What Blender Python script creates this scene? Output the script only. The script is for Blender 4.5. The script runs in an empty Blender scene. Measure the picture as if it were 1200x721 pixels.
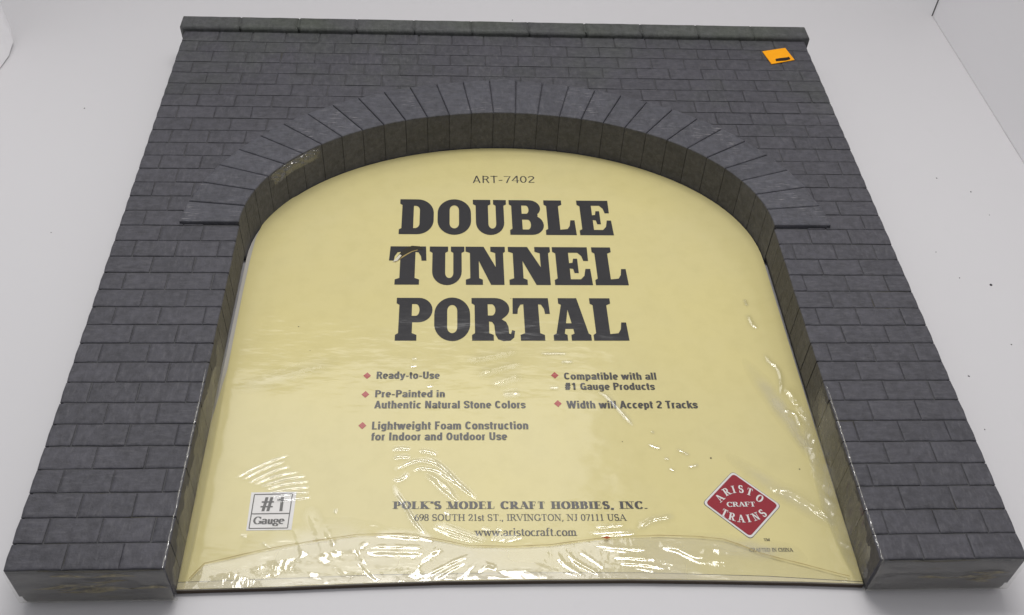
import bpy, math, random
import numpy as np
from mathutils import Matrix, Vector, noise
from mathutils.geometry import tessellate_polygon

random.seed(11)
rng = np.random.default_rng(5)
scene = bpy.context.scene
COL = scene.collection

# ------------------------------------------------------------------ scale
# All modelling below is in "portal widths" (the wall is 1.0 wide), z = 0 on the
# brick face; mk() turns that into metres with the table top at z = 0.
S = 0.45
ZT = 0.067            # thickness of the foam wall
H = 0.9556            # height of the brick field
A_IN, B_IN, Y_SP = 0.3505, 0.2445, 0.4945      # opening half width, arch rise, springing
A_EX, B_EX = 0.4255, 0.3275
PAPER_Z = -0.0600

# ------------------------------------------------------------------ camera
cam_d = bpy.data.cameras.new('camera')
cam = bpy.data.objects.new('camera', cam_d)
COL.objects.link(cam)
scene.camera = cam
cam_d.sensor_width = 36.0
cam_d.lens = 36.0 * 1203.85 / 1200.0
cam_d.clip_start = 0.01
cam_d.clip_end = 50.0
R_ = [[0.998326, -0.038692, 0.043], [0.001799, -0.72223, -0.69165], [0.057818, 0.69057, -0.720951]]
mw = Matrix.Identity(4)
for i in range(3):
    mw[i][0] = R_[0][i]
    mw[i][1] = -R_[1][i]
    mw[i][2] = -R_[2][i]
mw[0][3] = -0.075752 * S
mw[1][3] = -0.511168 * S
mw[2][3] = (0.895462 + ZT) * S
cam.matrix_world = mw

# ------------------------------------------------------------------ world and lamps
world = bpy.data.worlds.new('World')
scene.world = world
world.use_nodes = True
bg = world.node_tree.nodes['Background']
bg.inputs['Color'].default_value = (0.97, 0.975, 1.0, 1)
bg.inputs['Strength'].default_value = 1.0
# white tent: brighter overhead than at the sides
_nt = world.node_tree
_tc = _nt.nodes.new('ShaderNodeTexCoord'); _sx = _nt.nodes.new('ShaderNodeSeparateXYZ')
_rp = _nt.nodes.new('ShaderNodeValToRGB')
_nt.links.new(_tc.outputs['Generated'], _sx.inputs[0]); _nt.links.new(_sx.outputs['Z'], _rp.inputs['Fac'])
_nt.links.new(_rp.outputs['Color'], bg.inputs['Color'])
_rp.color_ramp.elements[0].position = 0.55; _rp.color_ramp.elements[0].color = (0.31, 0.312, 0.322, 1)
_rp.color_ramp.elements[1].position = 0.95; _rp.color_ramp.elements[1].color = (0.66, 0.663, 0.68, 1)

def area_lamp(name, loc, target, sx, sy, watts, col=(1, 0.985, 0.96)):
    d = bpy.data.lights.new(name, 'AREA')
    d.shape = 'RECTANGLE'
    d.size = sx * S
    d.size_y = sy * S
    d.energy = watts
    d.color = col
    o = bpy.data.objects.new(name, d)
    COL.objects.link(o)
    o.location = Vector(loc) * S
    dirv = (Vector(target) - Vector(loc)).normalized()
    o.rotation_euler = dirv.to_track_quat('-Z', 'Y').to_euler()
    return o

area_lamp('softbox_lamp', (0.05, 0.98, 2.3), (0.0, 0.5, 0.0), 1.5, 0.36, 5.4)
area_lamp('rear_panel_lamp', (-0.42, 1.76, 2.1), (-0.42, 1.0, 0.0), 1.75, 0.95, 3.2)

scene.view_settings.view_transform = 'Standard'
scene.view_settings.look = 'None'
scene.view_settings.exposure = -0.07
scene.view_settings.gamma = 1.0
scene.cycles.max_bounces = 8
scene.cycles.transparent_max_bounces = 16
scene.cycles.caustics_reflective = False
scene.cycles.caustics_refractive = False

# ------------------------------------------------------------------ helpers
def link(o, parent=None):
    COL.objects.link(o)
    if parent:
        o.parent = parent
    return o

def empty(name, label, cat, loc=(0, 0, 0)):
    o = bpy.data.objects.new(name, None)
    o.empty_display_size = 0.02
    o.location = (loc[0] * S, loc[1] * S, (loc[2] + ZT) * S)
    o['label'] = label
    o['category'] = cat
    link(o)
    return o

def mk(name, verts, faces, mat, parent=None, smooth=False, attrs=None):
    """one mesh object; vertices in portal widths, z relative to the brick face"""
    v = np.asarray(verts, dtype=np.float64).reshape(-1, 3).copy()
    v[:, 2] += ZT
    v *= S
    if parent is not None:
        v -= np.array(parent.matrix_basis.translation)
    me = bpy.data.meshes.new(name)
    me.from_pydata(v.tolist(), [], [list(map(int, f)) for f in faces])
    if attrs:
        for k, a in attrs.items():
            at = me.attributes.new(k, 'FLOAT', 'POINT')
            at.data.foreach_set('value', np.asarray(a, dtype=np.float32))
    me.materials.append(mat)
    if smooth:
        me.polygons.foreach_set('use_smooth', [True] * len(me.polygons))
    me.update()
    o = bpy.data.objects.new(name, me)
    return link(o, parent)

class MB:
    def __init__(self):
        self.v = []; self.f = []; self.t = []
    def add(self, verts, faces, tone=0.5):
        b = len(self.v)
        self.v += [tuple(p) for p in verts]
        self.f += [[b + i for i in f] for f in faces]
        self.t += [tone] * len(verts)
    def build(self, name, mat, parent=None, smooth=False):
        return mk(name, self.v, self.f, mat, parent, smooth, {'tone': self.t})

def prism(mb, poly, levels, tone=0.5, bottom=True):
    """poly: ccw list of (x, y); levels: list of (z, inset) from bottom to top."""
    n = len(poly)
    P = [Vector((p[0], p[1])) for p in poly]
    def inset(d):
        out = []
        for i in range(n):
            a, b, c = P[i - 1], P[i], P[(i + 1) % n]
            e1 = (b - a); e2 = (c - b)
            if e1.length < 1e-9: e1 = e2
            if e2.length < 1e-9: e2 = e1
            e1 = e1.normalized(); e2 = e2.normalized()
            n1 = Vector((-e1.y, e1.x)); n2 = Vector((-e2.y, e2.x))
            m = n1 + n2
            k = max(0.35, 1 + n1.dot(n2))
            out.append(b + m * (d / k))
        return out
    verts = []; faces = []
    for z, d in levels:
        for p in inset(d):
            verts.append((p.x, p.y, z))
    for l in range(len(levels) - 1):
        for i in range(n):
            j = (i + 1) % n
            faces.append((l * n + i, l * n + j, (l + 1) * n + j, (l + 1) * n + i))
    top = [(len(levels) - 1) * n + i for i in range(n)]
    if n <= 4:
        faces.append(top)
        if bottom: faces.append(list(reversed(range(n))))
    else:
        for tri in tessellate_polygon([[Vector((x, y, 0)) for x, y, z in verts[-n:]]]):
            a, b, c = tri
            pa, pb, pc = (verts[top[i]] for i in (a, b, c))
            cr = (pb[0] - pa[0]) * (pc[1] - pa[1]) - (pb[1] - pa[1]) * (pc[0] - pa[0])
            t = (a, b, c) if cr > 0 else (a, c, b)
            faces.append([top[i] for i in t])
            if bottom: faces.append([t[2], t[1], t[0]])
    mb.add(verts, faces, tone)

def strip_poly(line, w):
    """thin ribbon outline around a polyline"""
    L = [Vector(p) for p in line]
    le, ri = [], []
    for i, p in enumerate(L):
        d = (L[min(i + 1, len(L) - 1)] - L[max(i - 1, 0)]).normalized()
        nn = Vector((-d.y, d.x)) * (w / 2 * (0.6 + 0.8 * random.random()))
        le.append(p + nn); ri.append(p - nn)
    return le, ri

def ribbon(name, line, w, z, mat, parent, sub=4):
    pts = []
    for i in range(len(line) - 1):
        for k in range(sub):
            t = k / sub
            pts.append((line[i][0] * (1 - t) + line[i + 1][0] * t, line[i][1] * (1 - t) + line[i + 1][1] * t))
    pts.append(tuple(line[-1]))
    le, ri = strip_poly(pts, w)
    v = [(p.x, p.y, z) for p in le] + [(p.x, p.y, z) for p in ri]
    n = len(le)
    f = [(n + i, n + i + 1, i + 1, i) for i in range(n - 1)]
    return mk(name, v, f, mat, parent)

def flat(name, poly, z, mat, parent=None):
    tris = tessellate_polygon([[Vector((p[0], p[1], 0)) for p in poly]])
    F = []
    for a, b, c in tris:
        pa, pb, pc = poly[a], poly[b], poly[c]
        cr = (pb[0] - pa[0]) * (pc[1] - pa[1]) - (pb[1] - pa[1]) * (pc[0] - pa[0])
        F.append((a, b, c) if cr > 0 else (a, c, b))
    return mk(name, [(p[0], p[1], z) for p in poly], F, mat, parent)

# ------------------------------------------------------------------ materials
class N:
    def __init__(self, name):
        self.m = bpy.data.materials.new(name)
        self.m.use_nodes = True
        self.t = self.m.node_tree
        self.b = self.t.nodes['Principled BSDF']
        self.out = self.t.nodes['Material Output']
    def n(self, kind, **kw):
        x = self.t.nodes.new(kind)
        for k, v in kw.items():
            if k in x.inputs: x.inputs[k].default_value = v
            else: setattr(x, k, v)
        return x
    def l(self, a, b): self.t.links.new(a, b)
    def noise(self, co, scale, detail=4, rough=0.6, dist=0.0):
        x = self.n('ShaderNodeTexNoise')
        x.inputs['Scale'].default_value = scale
        x.inputs['Detail'].default_value = detail
        x.inputs['Roughness'].default_value = rough
        x.inputs['Distortion'].default_value = dist
        self.l(co, x.inputs['Vector'])
        return x.outputs['Fac']
    def ramp(self, fac, stops):
        r = self.n('ShaderNodeValToRGB')
        e = r.color_ramp.elements
        while len(e) < len(stops): e.new(0.5)
        for el, (p, c) in zip(e, stops):
            el.position = p; el.color = c if len(c) == 4 else (*c, 1)
        self.l(fac, r.inputs['Fac'])
        return r.outputs['Color']
    def mix(self, fac, a, b, mode='MIX'):
        m = self.n('ShaderNodeMix', data_type='RGBA', blend_type=mode)
        for s, v in ((m.inputs[0], fac), (m.inputs[6], a), (m.inputs[7], b)):
            if hasattr(v, 'is_output'): self.l(v, s)
            elif isinstance(v, (int, float)): s.default_value = v
            else: s.default_value = v if len(v) == 4 else (*v, 1)
        return m.outputs[2]
    def math(self, op, a, b=0.0, clamp=False):
        m = self.n('ShaderNodeMath', operation=op, use_clamp=clamp)
        for s, v in ((m.inputs[0], a), (m.inputs[1], b)):
            if hasattr(v, 'is_output'): self.l(v, s)
            else: s.default_value = v
        return m.outputs[0]
    def pos(self):
        return self.n('ShaderNodeNewGeometry').outputs['Position']
    def mapped(self, co, scale, rot=(0, 0, 0)):
        mp = self.n('ShaderNodeMapping')
        mp.inputs['Scale'].default_value = scale
        mp.inputs['Rotation'].default_value = rot
        self.l(co, mp.inputs['Vector'])
        return mp.outputs['Vector']
    def bump(self, h, strength, dist):
        b = self.n('ShaderNodeBump')
        b.inputs['Strength'].default_value = strength
        b.inputs['Distance'].default_value = dist
        self.l(h, b.inputs['Height'])
        return b.outputs['Normal']

def stone_material(name, dark, light, streak_amt, green_bias, scratch=0.0):
    k = N(name)
    co = k.n('ShaderNodeTexCoord').outputs['Object']
    at = k.n('ShaderNodeAttribute', attribute_name='tone').outputs['Fac']
    n1 = k.noise(co, 38, 5, 0.65)
    n2 = k.noise(co, 240, 4, 0.7)
    n3 = k.noise(k.mapped(co, (150, 620, 300)), 1.0, 4, 0.65)
    n3b = k.noise(k.mapped(co, (520, 160, 300)), 1.0, 4, 0.65)
    base = k.mix(at, dark, light)
    base = k.mix(k.ramp(n1, [(0.35, (0, 0, 0)), (0.7, (1, 1, 1))]), base, k.mix(0.4, base, (0.048, 0.047, 0.053)), 'MIX')
    mott = k.ramp(n2, [(0.3, (0.74, 0.74, 0.74)), (0.72, (1.27, 1.27, 1.29))])
    base = k.mix(1.0, base, mott, 'MULTIPLY')
    st = k.ramp(k.mix(k.ramp(k.noise(co, 15, 2), [(0.45, (0, 0, 0)), (0.55, (1, 1, 1))]), n3, n3b), [(0.5, (0, 0, 0)), (0.75, (1, 1, 1))])
    base = k.mix(k.math('MULTIPLY', st, streak_amt), base, (0.17, 0.165, 0.175))
    sep = k.n('ShaderNodeSeparateXYZ'); k.l(co, sep.inputs[0])
    gy = k.math('ADD', k.math('MULTIPLY', k.math('SUBTRACT', sep.outputs[1], 0.26), 4.5), green_bias)
    gn = k.math('MULTIPLY', k.math('ADD', gy, k.math('MULTIPLY', k.math('SUBTRACT', k.noise(co, 22, 4), 0.5), 2.6)), 0.55, True)
    base = k.mix(gn, base, k.mix(1.0, base, (0.96, 1.12, 0.72), 'MULTIPLY'))
    nz = k.n('ShaderNodeSeparateXYZ'); k.l(k.n('ShaderNodeNewGeometry').outputs['True Normal'], nz.inputs[0])
    upward = k.math('SUBTRACT', k.math('MULTIPLY', nz.outputs[2], 3.0), 1.5, True)   # brush marks only on the painted face
    if scratch:
        w = k.noise(k.mapped(co, (120, 1500, 100), (0, 0, 0.9)), 1.0, 2, 0.5, 0.4)
        sc = k.ramp(w, [(0.60, (0, 0, 0)), (0.70, (1, 1, 1))])
        sc = k.math('MULTIPLY', sc, k.ramp(k.noise(co, 30, 2), [(0.5, (0, 0, 0)), (0.68, (1, 1, 1))]))
        base = k.mix(k.math('MULTIPLY', k.math('MULTIPLY', sc, upward), scratch), base, (0.32, 0.31, 0.32))
    k.l(base, k.b.inputs['Base Color'])
    k.b.inputs['Roughness'].default_value = 0.62
    k.b.inputs['Specular IOR Level'].default_value = 0.35
    hgt = k.math('ADD', k.math('MULTIPLY', n2, 0.5), k.math('ADD', k.math('MULTIPLY', n3, 0.18), k.math('MULTIPLY', n1, 0.7)))
    k.l(k.bump(hgt, 1.0, 0.0009), k.b.inputs['Normal'])
    return k.m

M_BRICK = stone_material('painted_brick', (0.062, 0.061, 0.071), (0.075, 0.073, 0.085), 0.34, -0.45)
M_ARCH = stone_material('painted_voussoir', (0.071, 0.071, 0.083), (0.086, 0.086, 0.100), 0.34, -0.6, 0.75)
M_COPING = stone_material('painted_coping', (0.074, 0.076, 0.076), (0.087, 0.089, 0.089), 0.25, -0.45)

def foam_material():
    k = N('foam_core')
    co = k.n('ShaderNodeTexCoord').outputs['Object']
    n1 = k.noise(co, 60, 5, 0.65)
    n2 = k.noise(k.mapped(co, (30, 30, 260)), 1.0, 4, 0.6)
    c = k.mix(n1, (0.060, 0.060, 0.064), (0.080, 0.079, 0.082))
    c = k.mix(k.ramp(n2, [(0.62, (0, 0, 0)), (0.68, (1, 1, 1))]), c, (0.055, 0.050, 0.034))
    k.l(c, k.b.inputs['Base Color'])
    k.b.inputs['Roughness'].default_value = 0.7
    k.l(k.bump(n1, 0.5, 0.0008), k.b.inputs['Normal'])
    return k.m
M_FOAM = foam_material()

def torn_material():
    k = N('torn_foam')
    co = k.n('ShaderNodeTexCoord').outputs['Object']
    n = k.noise(co, 420, 4, 0.7)
    k.l(k.ramp(n, [(0.3, (0.03, 0.025, 0.015)), (0.5, (0.12, 0.095, 0.035)), (0.7, (0.25, 0.20, 0.08))]), k.b.inputs['Base Color'])
    k.b.inputs['Roughness'].default_value = 0.8
    return k.m
M_TORN = torn_material()

def paper_material(name, col, col2, gloss=True):
    k = N(name)
    co = k.n('ShaderNodeTexCoord').outputs['Object']
    n1 = k.noise(co, 9, 4, 0.55)
    n2 = k.noise(co, 90, 4, 0.6)
    c = k.mix(k.ramp(n1, [(0.35, (0, 0, 0)), (0.68, (1, 1, 1))]), col, col2)
    c = k.mix(k.math('MULTIPLY', k.ramp(n2, [(0.45, (0, 0, 0)), (0.7, (1, 1, 1))]), 0.12), c, k.mix(1.0, c, (0.72, 0.70, 0.62), 'MULTIPLY'))
    k.l(c, k.b.inputs['Base Color'])
    k.b.inputs['Roughness'].default_value = 0.55
    k.b.inputs['Specular IOR Level'].default_value = 0.2
    if gloss:      # the clear wrap lies tight on the print
        k.b.inputs['Coat Weight'].default_value = 1.0
        k.b.inputs['Coat Roughness'].default_value = 0.12
        k.b.inputs['Coat IOR'].default_value = 1.42
        h = k.math('ADD', k.math('MULTIPLY', k.noise(co, 14, 3), 1.0), k.math('MULTIPLY', k.noise(k.mapped(co, (30, 90, 30), (0, 0, 0.2)), 1.0, 3), 0.25))
        k.l(k.bump(h, 0.35, 0.004), k.b.inputs['Coat Normal'])
    return k.m
M_PAPER = paper_material('printed_card', (0.675, 0.592, 0.268), (0.650, 0.575, 0.285))
M_INK = paper_material('dark_ink', (0.020, 0.0195, 0.022), (0.024, 0.023, 0.026))
M_INK2 = paper_material('grey_ink', (0.062, 0.058, 0.056), (0.07, 0.066, 0.062))
M_RED = paper_material('red_ink', (0.28, 0.007, 0.018), (0.26, 0.008, 0.020))
M_PINK = paper_material('bullet_ink', (0.42, 0.075, 0.065), (0.40, 0.08, 0.07))
M_WHITE = paper_material('white_ink', (0.70, 0.68, 0.66), (0.68, 0.66, 0.64))
M_MARGIN = paper_material('card_margin', (0.66, 0.585, 0.35), (0.64, 0.575, 0.36))
M_BACK = paper_material('card_backing', (0.55, 0.52, 0.47), (0.50, 0.48, 0.43), False)
M_EDGE_SHADE = paper_material('card_edge_shade', (0.060, 0.042, 0.028), (0.04, 0.028, 0.02), False)  # brown darkened to stand for the shade under the card

def simple(name, col, rough=0.6, spec=0.3):
    k = N(name)
    co = k.n('ShaderNodeTexCoord').outputs['Object']
    n = k.noise(co, 120, 3)
    k.l(k.mix(n, tuple(c * 0.88 for c in col), tuple(min(1, c * 1.1) for c in col)), k.b.inputs['Base Color'])
    k.b.inputs['Roughness'].default_value = rough
    k.b.inputs['Specular IOR Level'].default_value = spec
    return k.m
M_STICKER = simple('orange_sticker', (1.0, 0.385, 0.006), 0.6, 0.2)
M_BLACK = simple('black_marker', (0.012, 0.008, 0.006), 0.6)
M_RUST = simple('rust_spot', (0.36, 0.075, 0.015), 0.7)
M_SEAM = simple('seam_line', (0.36, 0.27, 0.10), 0.4)
M_SPECK = simple('dark_dust', (0.05, 0.045, 0.05), 0.8)
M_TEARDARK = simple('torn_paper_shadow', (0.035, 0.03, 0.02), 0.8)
M_FLAP = simple('torn_paper_edge', (0.70, 0.66, 0.55), 0.7)

def sheet_material(name, col):
    k = N(name)
    co = k.n('ShaderNodeTexCoord').outputs['Object']
    n = k.noise(co, 3.0, 4, 0.5)
    n2 = k.noise(co, 60, 3, 0.6)
    c = k.mix(n, tuple(x * 0.985 for x in col), tuple(x * 1.015 for x in col))
    c = k.mix(k.math('MULTIPLY', k.ramp(n2, [(0.62, (0, 0, 0)), (0.8, (1, 1, 1))]), 0.05), c, (0.42, 0.42, 0.42))
    k.l(c, k.b.inputs['Base Color'])
    k.b.inputs['Roughness'].default_value = 0.55
    k.b.inputs['Specular IOR Level'].default_value = 0.25
    return k.m
M_FLOOR = sheet_material('white_sheet', (0.625, 0.614, 0.628))
M_PANEL = sheet_material('white_panel', (0.86, 0.85, 0.865))

def film_material():
    k = N('shrink_film')
    t = k.t
    t.nodes.remove(k.b)
    co = k.n('ShaderNodeTexCoord').outputs['Object']
    fade = k.n('ShaderNodeAttribute', attribute_name='fade').outputs['Fac']
    haze = k.n('ShaderNodeAttribute', attribute_name='haze').outputs['Fac']
    tr = k.n('ShaderNodeBsdfTransparent'); tr.inputs['Color'].default_value = (0.985, 0.985, 0.98, 1)
    gl = k.n('ShaderNodeBsdfGlossy'); gl.inputs['Roughness'].default_value = 0.07
    di0 = k.n('ShaderNodeBsdfDiffuse'); di0.inputs['Color'].default_value = (0.90, 0.87, 0.78, 1)
    tl = k.n('ShaderNodeBsdfTranslucent'); tl.inputs['Color'].default_value = (0.95, 0.93, 0.86, 1)
    di = k.n('ShaderNodeMixShader'); di.inputs[0].default_value = 0.45
    k.l(di0.outputs[0], di.inputs[1]); k.l(tl.outputs[0], di.inputs[2])
    h = k.math('ADD', k.noise(k.mapped(co, (60, 60, 60)), 1.0, 3), k.math('MULTIPLY', k.noise(k.mapped(co, (260, 90, 160), (0, 0, 0.5)), 1.0, 2), 0.35))
    bm = k.bump(h, 0.18, 0.0020)
    k.l(bm, gl.inputs['Normal'])
    # thin clear film: the same reflectance seen from either side
    geo = k.n('ShaderNodeNewGeometry')
    dot = k.n('ShaderNodeVectorMath', operation='DOT_PRODUCT')
    k.l(bm, dot.inputs[0]); k.l(geo.outputs['Incoming'], dot.inputs[1])
    om = k.math('SUBTRACT', 1.0, k.math('ABSOLUTE', dot.outputs['Value']), True)
    sch = k.math('ADD', k.math('MULTIPLY', k.math('POWER', om, 5.0), 0.5), 0.085)
    fac = k.math('MULTIPLY', sch, fade, True)
    m1 = k.n('ShaderNodeMixShader'); k.l(haze, m1.inputs[0]); k.l(tr.outputs[0], m1.inputs[1]); k.l(di.outputs[0], m1.inputs[2])
    m2 = k.n('ShaderNodeMixShader'); k.l(fac, m2.inputs[0]); k.l(m1.outputs[0], m2.inputs[1]); k.l(gl.outputs[0], m2.inputs[2])
    k.l(m2.outputs[0], k.out.inputs['Surface'])
    return k.m
M_FILM = film_material()
# ------------------------------------------------------------------ setting: white sheet swept up behind, side panels
def build_floor():
    prof = [(-2.6, -ZT)]
    for i in range(1, 15): prof.append((-2.6 + i * (3.765 / 14), -ZT))
    yb, r = 1.165, 0.15
    for i in range(1, 13):
        a = math.radians(90 * i / 12)
        prof.append((yb + r * math.sin(a), -ZT + r * (1 - math.cos(a))))
    prof.append((yb + r, -ZT + 0.5)); prof.append((yb + r, -ZT + 1.2))
    xs = np.linspace(-2.6, 2.6, 27)
    v = [(x, y, z) for (y, z) in prof for x in xs]
    nx = len(xs)
    f = [(j * nx + i, j * nx + i + 1, (j + 1) * nx + i + 1, (j + 1) * nx + i) for j in range(len(prof) - 1) for i in range(nx - 1)]
    o = mk('floor', v, f, M_FLOOR, smooth=True)
    o['kind'] = 'structure'
build_floor()

def panel(name, label, path, ztop, mat, thick=0.004):
    """upright sheet standing on the floor along a plan path; path items (x, y, x_top, y_top)"""
    n = len(path); nz = 10
    front = []; back = []
    for (x, y, xt, yt, dz) in path:
        for j in range(nz + 1):
            t = j / nz
            front.append((x + (xt - x) * t, y + (yt - y) * t, -ZT + 0.0006 + dz * (1 - t) + ztop * t))
    for i, (x, y, xt, yt, dz) in enumerate(path):
        a = path[max(i - 1, 0)]; b = path[min(i + 1, n - 1)]
        d = Vector((b[0] - a[0], b[1] - a[1])).normalized()
        nn = Vector((d.y, -d.x)) * thick
        for j in range(nz + 1):
            p = front[i * (nz + 1) + j]
            back.append((p[0] + nn.x, p[1] + nn.y, p[2]))
    m = nz + 1; o = n * m
    v = front + back
    f = []
    for i in range(n - 1):
        for j in range(nz):
            a = i * m + j
            f.append((a, a + m, a + m + 1, a + 1))
            f.append((o + a, o + a + 1, o + a + m + 1, o + a + m))
        f.append((i * m + nz, (i + 1) * m + nz, o + (i + 1) * m + nz, o + i * m + nz))
    for j in range(nz):
        f.append((j, j + 1, o + j + 1, o + j))
        a = (n - 1) * m + j
        f.append((a, o + a, o + a + 1, a + 1))
    ob = mk(name, v, f, mat, smooth=False)
    ob['label'] = label; ob['category'] = 'panel'
    return ob
sp = panel('side_panel', 'plain white upright panel standing along the right side of the sheet', 
      [(0.812, 1.158, 0.835, 1.165, 0), (0.8135, 1.0, 0.835, 1.0, 0), (0.815, 0.72, 0.838, 0.72, 0), (0.818, 0.2, 0.84, 0.2, 0), (0.822, -0.6, 0.845, -0.6, 0)], 1.0, M_PANEL)

mb = MB()
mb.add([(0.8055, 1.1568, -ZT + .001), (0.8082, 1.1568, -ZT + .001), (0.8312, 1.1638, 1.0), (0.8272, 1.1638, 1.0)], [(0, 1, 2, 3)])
mb.build('panel_edge_shade', simple('shaded_gap', (0.13, 0.13, 0.13)), sp)  # dark strip painting the shaded end of the panel
panel('curled_sheet', 'white card sheet with a curled dark-lined edge at the far left',
      [(-0.86, 0.60, -0.90, 0.60, 0), (-0.822, 0.86, -0.87, 0.88, 0.0), (-0.8085, 0.933, -0.87, 0.985, 0.001), (-0.8035, 0.975, -0.862, 1.035, 0.002), (-0.8055, 1.010, -0.862, 1.085, 0.006), (-0.8135, 1.033, -0.868, 1.115, 0.016), (-0.826, 1.045, -0.885, 1.135, 0.03), (-0.845, 1.050, -0.91, 1.145, 0.045)], 0.26, M_PANEL)

SPECKS = [[-0.6455, 0.8362], [0.0294, 1.1172], [0.6588, 0.4551], [0.5699, 0.293], [0.6589, 0.6845], [0.7008, 0.6528], [0.6191, 0.4682], [0.6453, 0.3459], [0.603, 0.52], [0.71, 0.60], [-0.62, 0.55], [0.56, 0.21]]
mb = MB()
for i, (x, y) in enumerate(SPECKS):
    r = [0.0011, 0.0013, 0.0022, 0.0013, 0.0013, 0.0012, 0.0009, 0.0011, 0.0007, 0.0007, 0.0007, 0.0008][i]
    poly = [(x + r * (0.7 + 0.5 * random.random()) * math.cos(a), y + r * (0.7 + 0.5 * random.random()) * math.sin(a)) for a in np.linspace(0, 2 * math.pi, 8)[:-1]]
    prism(mb, poly, [(-ZT + 0.0002, 0), (-ZT + 0.0008, r * 0.4)])
o = mb.build('dust_specks', M_SPECK); o['kind'] = 'stuff'; o['label'] = 'tiny dark specks of dust scattered on the white sheet'; o['category'] = 'dust'

# ------------------------------------------------------------------ the tunnel portal
portal = empty('tunnel_portal', 'dark grey foam brick tunnel portal lying flat on the white sheet', 'model tunnel', (0, 0, -ZT))

def ell(a, b, n, x):
    u = min(1.0, abs(x) / a)
    return Y_SP + b * (1 - u ** n) ** (1.0 / n)

def arc_samples(a, b, n, count):
    """points along the arch from right spring to left spring, even by arc length"""
    T = np.linspace(0, math.pi, 4001)
    c, s = np.cos(T), np.sin(T)
    X = a * np.sign(c) * np.abs(c) ** (2 / n); Y = Y_SP + b * np.abs(s) ** (2 / n)
    L = np.concatenate([[0], np.cumsum(np.hypot(np.diff(X), np.diff(Y)))])
    t = np.linspace(0, L[-1], count)
    return np.stack([np.interp(t, L, X), np.interp(t, L, Y)], 1)

NV = 29
SUB = 3
inner = arc_samples(A_IN, B_IN, 2.0, NV * SUB + 1)
outer = arc_samples(A_EX, B_EX, 1.92, NV * SUB + 1)

# ---- core slab, set back behind the stone faces
def core_poly(d):
    inn = arc_samples(A_IN + d, B_IN + d, 2.0, 49)
    p = [(-0.5 + d, 0.0), (-A_IN - d, 0.0)]
    p += [tuple(q) for q in inn[::-1]]
    p += [(A_IN + d, 0.0), (0.5 - d, 0.0), (0.5 - d, H - 0.001), (-0.5 + d, H - 0.001)]
    return p
mb = MB()
prism(mb, core_poly(0.0022), [(-ZT + 0.0002, 0.003), (-ZT + 0.004, 0.001), (-ZT + 0.011, 0.0), (-0.0021, 0.0), (-0.0017, 0.0006)])
mb.build('foam_core', M_FOAM, portal)

def rag(s): return random.uniform(-s, s)

# ---- brick courses: 33 rows, running bond, 19 to a course
NR = 33; BL = 1.0 / 19; RH = H / NR
mb = MB()
GAPY, GAPX = 0.00062, 0.0005
def brick(x0, x1, y0, y1, deep, outer_left, outer_right):
    tone = min(1, max(0, random.gauss(0.5, 0.22)))
    zt = rag(0.0003)
    ya, yb = y0 + GAPY, y1 - GAPY
    xa = x0 - (0.0011 if outer_left else -GAPX); xb = x1 + (0.0011 if outer_right else -GAPX)
    if not outer_left: xa += random.uniform(-.0003, .0003)
    if not outer_right: xb += random.uniform(-.0003, .0003)
    j = 0.0005
    nseg = 3
    bot = [(xa + (xb - xa) * i / nseg, ya + rag(j) * 0.7) for i in range(nseg + 1)]
    top = [(xb - (xb - xa) * i / nseg, yb + rag(j) * 0.7) for i in range(nseg + 1)]
    poly = [(p[0] + (rag(j) if 0 < i < nseg else rag(j * 0.5)), p[1]) for i, p in enumerate(bot)]
    if outer_right: poly.append((xb + 0.0007, (ya + yb) / 2 + rag(.003)))
    poly += [(p[0] + (rag(j) if 0 < i < nseg else rag(j * 0.5)), p[1]) for i, p in enumerate(top)]
    if outer_left: poly.append((xa - 0.0007, (ya + yb) / 2 + rag(.003)))
    zb = -ZT + 0.016 if deep else -0.006
    prism(mb, poly, [(zb, 0.0), (-0.0011 + zt, 0.0), (-0.0006 + zt, 0.0005), (-0.0002 + zt, 0.0015), (zt, 0.0030)], tone, bottom=False)
for r in range(NR):
    y1 = H - r * RH; y0 = y1 - RH
    ym = (y0 + y1) / 2
    xs = [-0.5]
    off = BL if r % 2 == 0 else BL / 2
    x = -0.5 + off
    while x < 0.5 - 1e-4:
        xs.append(x + rag(0.0016)); x += BL
    xs.append(0.5)
    for i in range(len(xs) - 1):
        a, b = xs[i], xs[i + 1]
        spans = [(a, b)]
        if y1 < Y_SP + 0.012:      # legs: clip at the opening
            spans = []
            if a < -A_IN: spans.append((a, min(b, -A_IN)))
            if b > A_IN: spans.append((max(a, A_IN), b))
        elif ym < Y_SP + B_EX + 0.02:
            # drop what lies wholly inside the arch ring
            cx_ = max(abs(a), abs(b)) if a * b > 0 else min(abs(a), abs(b))
            far = max(abs(a), abs(b)); near = 0 if a * b < 0 else min(abs(a), abs(b))
            def inside(px, py): return (abs(px) / (A_EX - 0.018)) ** 2 + (max(0, py - Y_SP) / (B_EX - 0.018)) ** 2 < 1
            if inside(far, y1):
                continue
            if inside(near, y0):   # trim so it ends under the ring
                yy = max(0.0, min(1.0, (y0 - Y_SP) / (B_EX - 0.03)))
                lim = (A_EX - 0.03) * math.sqrt(max(0, 1 - yy * yy))
                if a >= 0 or b <= 0:
                    if near < lim < far - 0.002:
                        if a >= 0: spans = [(lim, b)]
                        else: spans = [(a, -lim)]
        for (p, q_) in spans:
            if q_ - p < 0.004: continue
            ol = p <= -0.5 + 1e-6; orr = q_ >= 0.5 - 1e-6
            jamb_l = abs(q_ + A_IN) < 1e-6; jamb_r = abs(p - A_IN) < 1e-6
            deep = ol or orr or jamb_l or jamb_r
            brick(p + (GAPX * -1.0 if jamb_r else 0), q_ + (GAPX if jamb_l else 0), y0, y1, deep, ol, orr)
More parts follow.
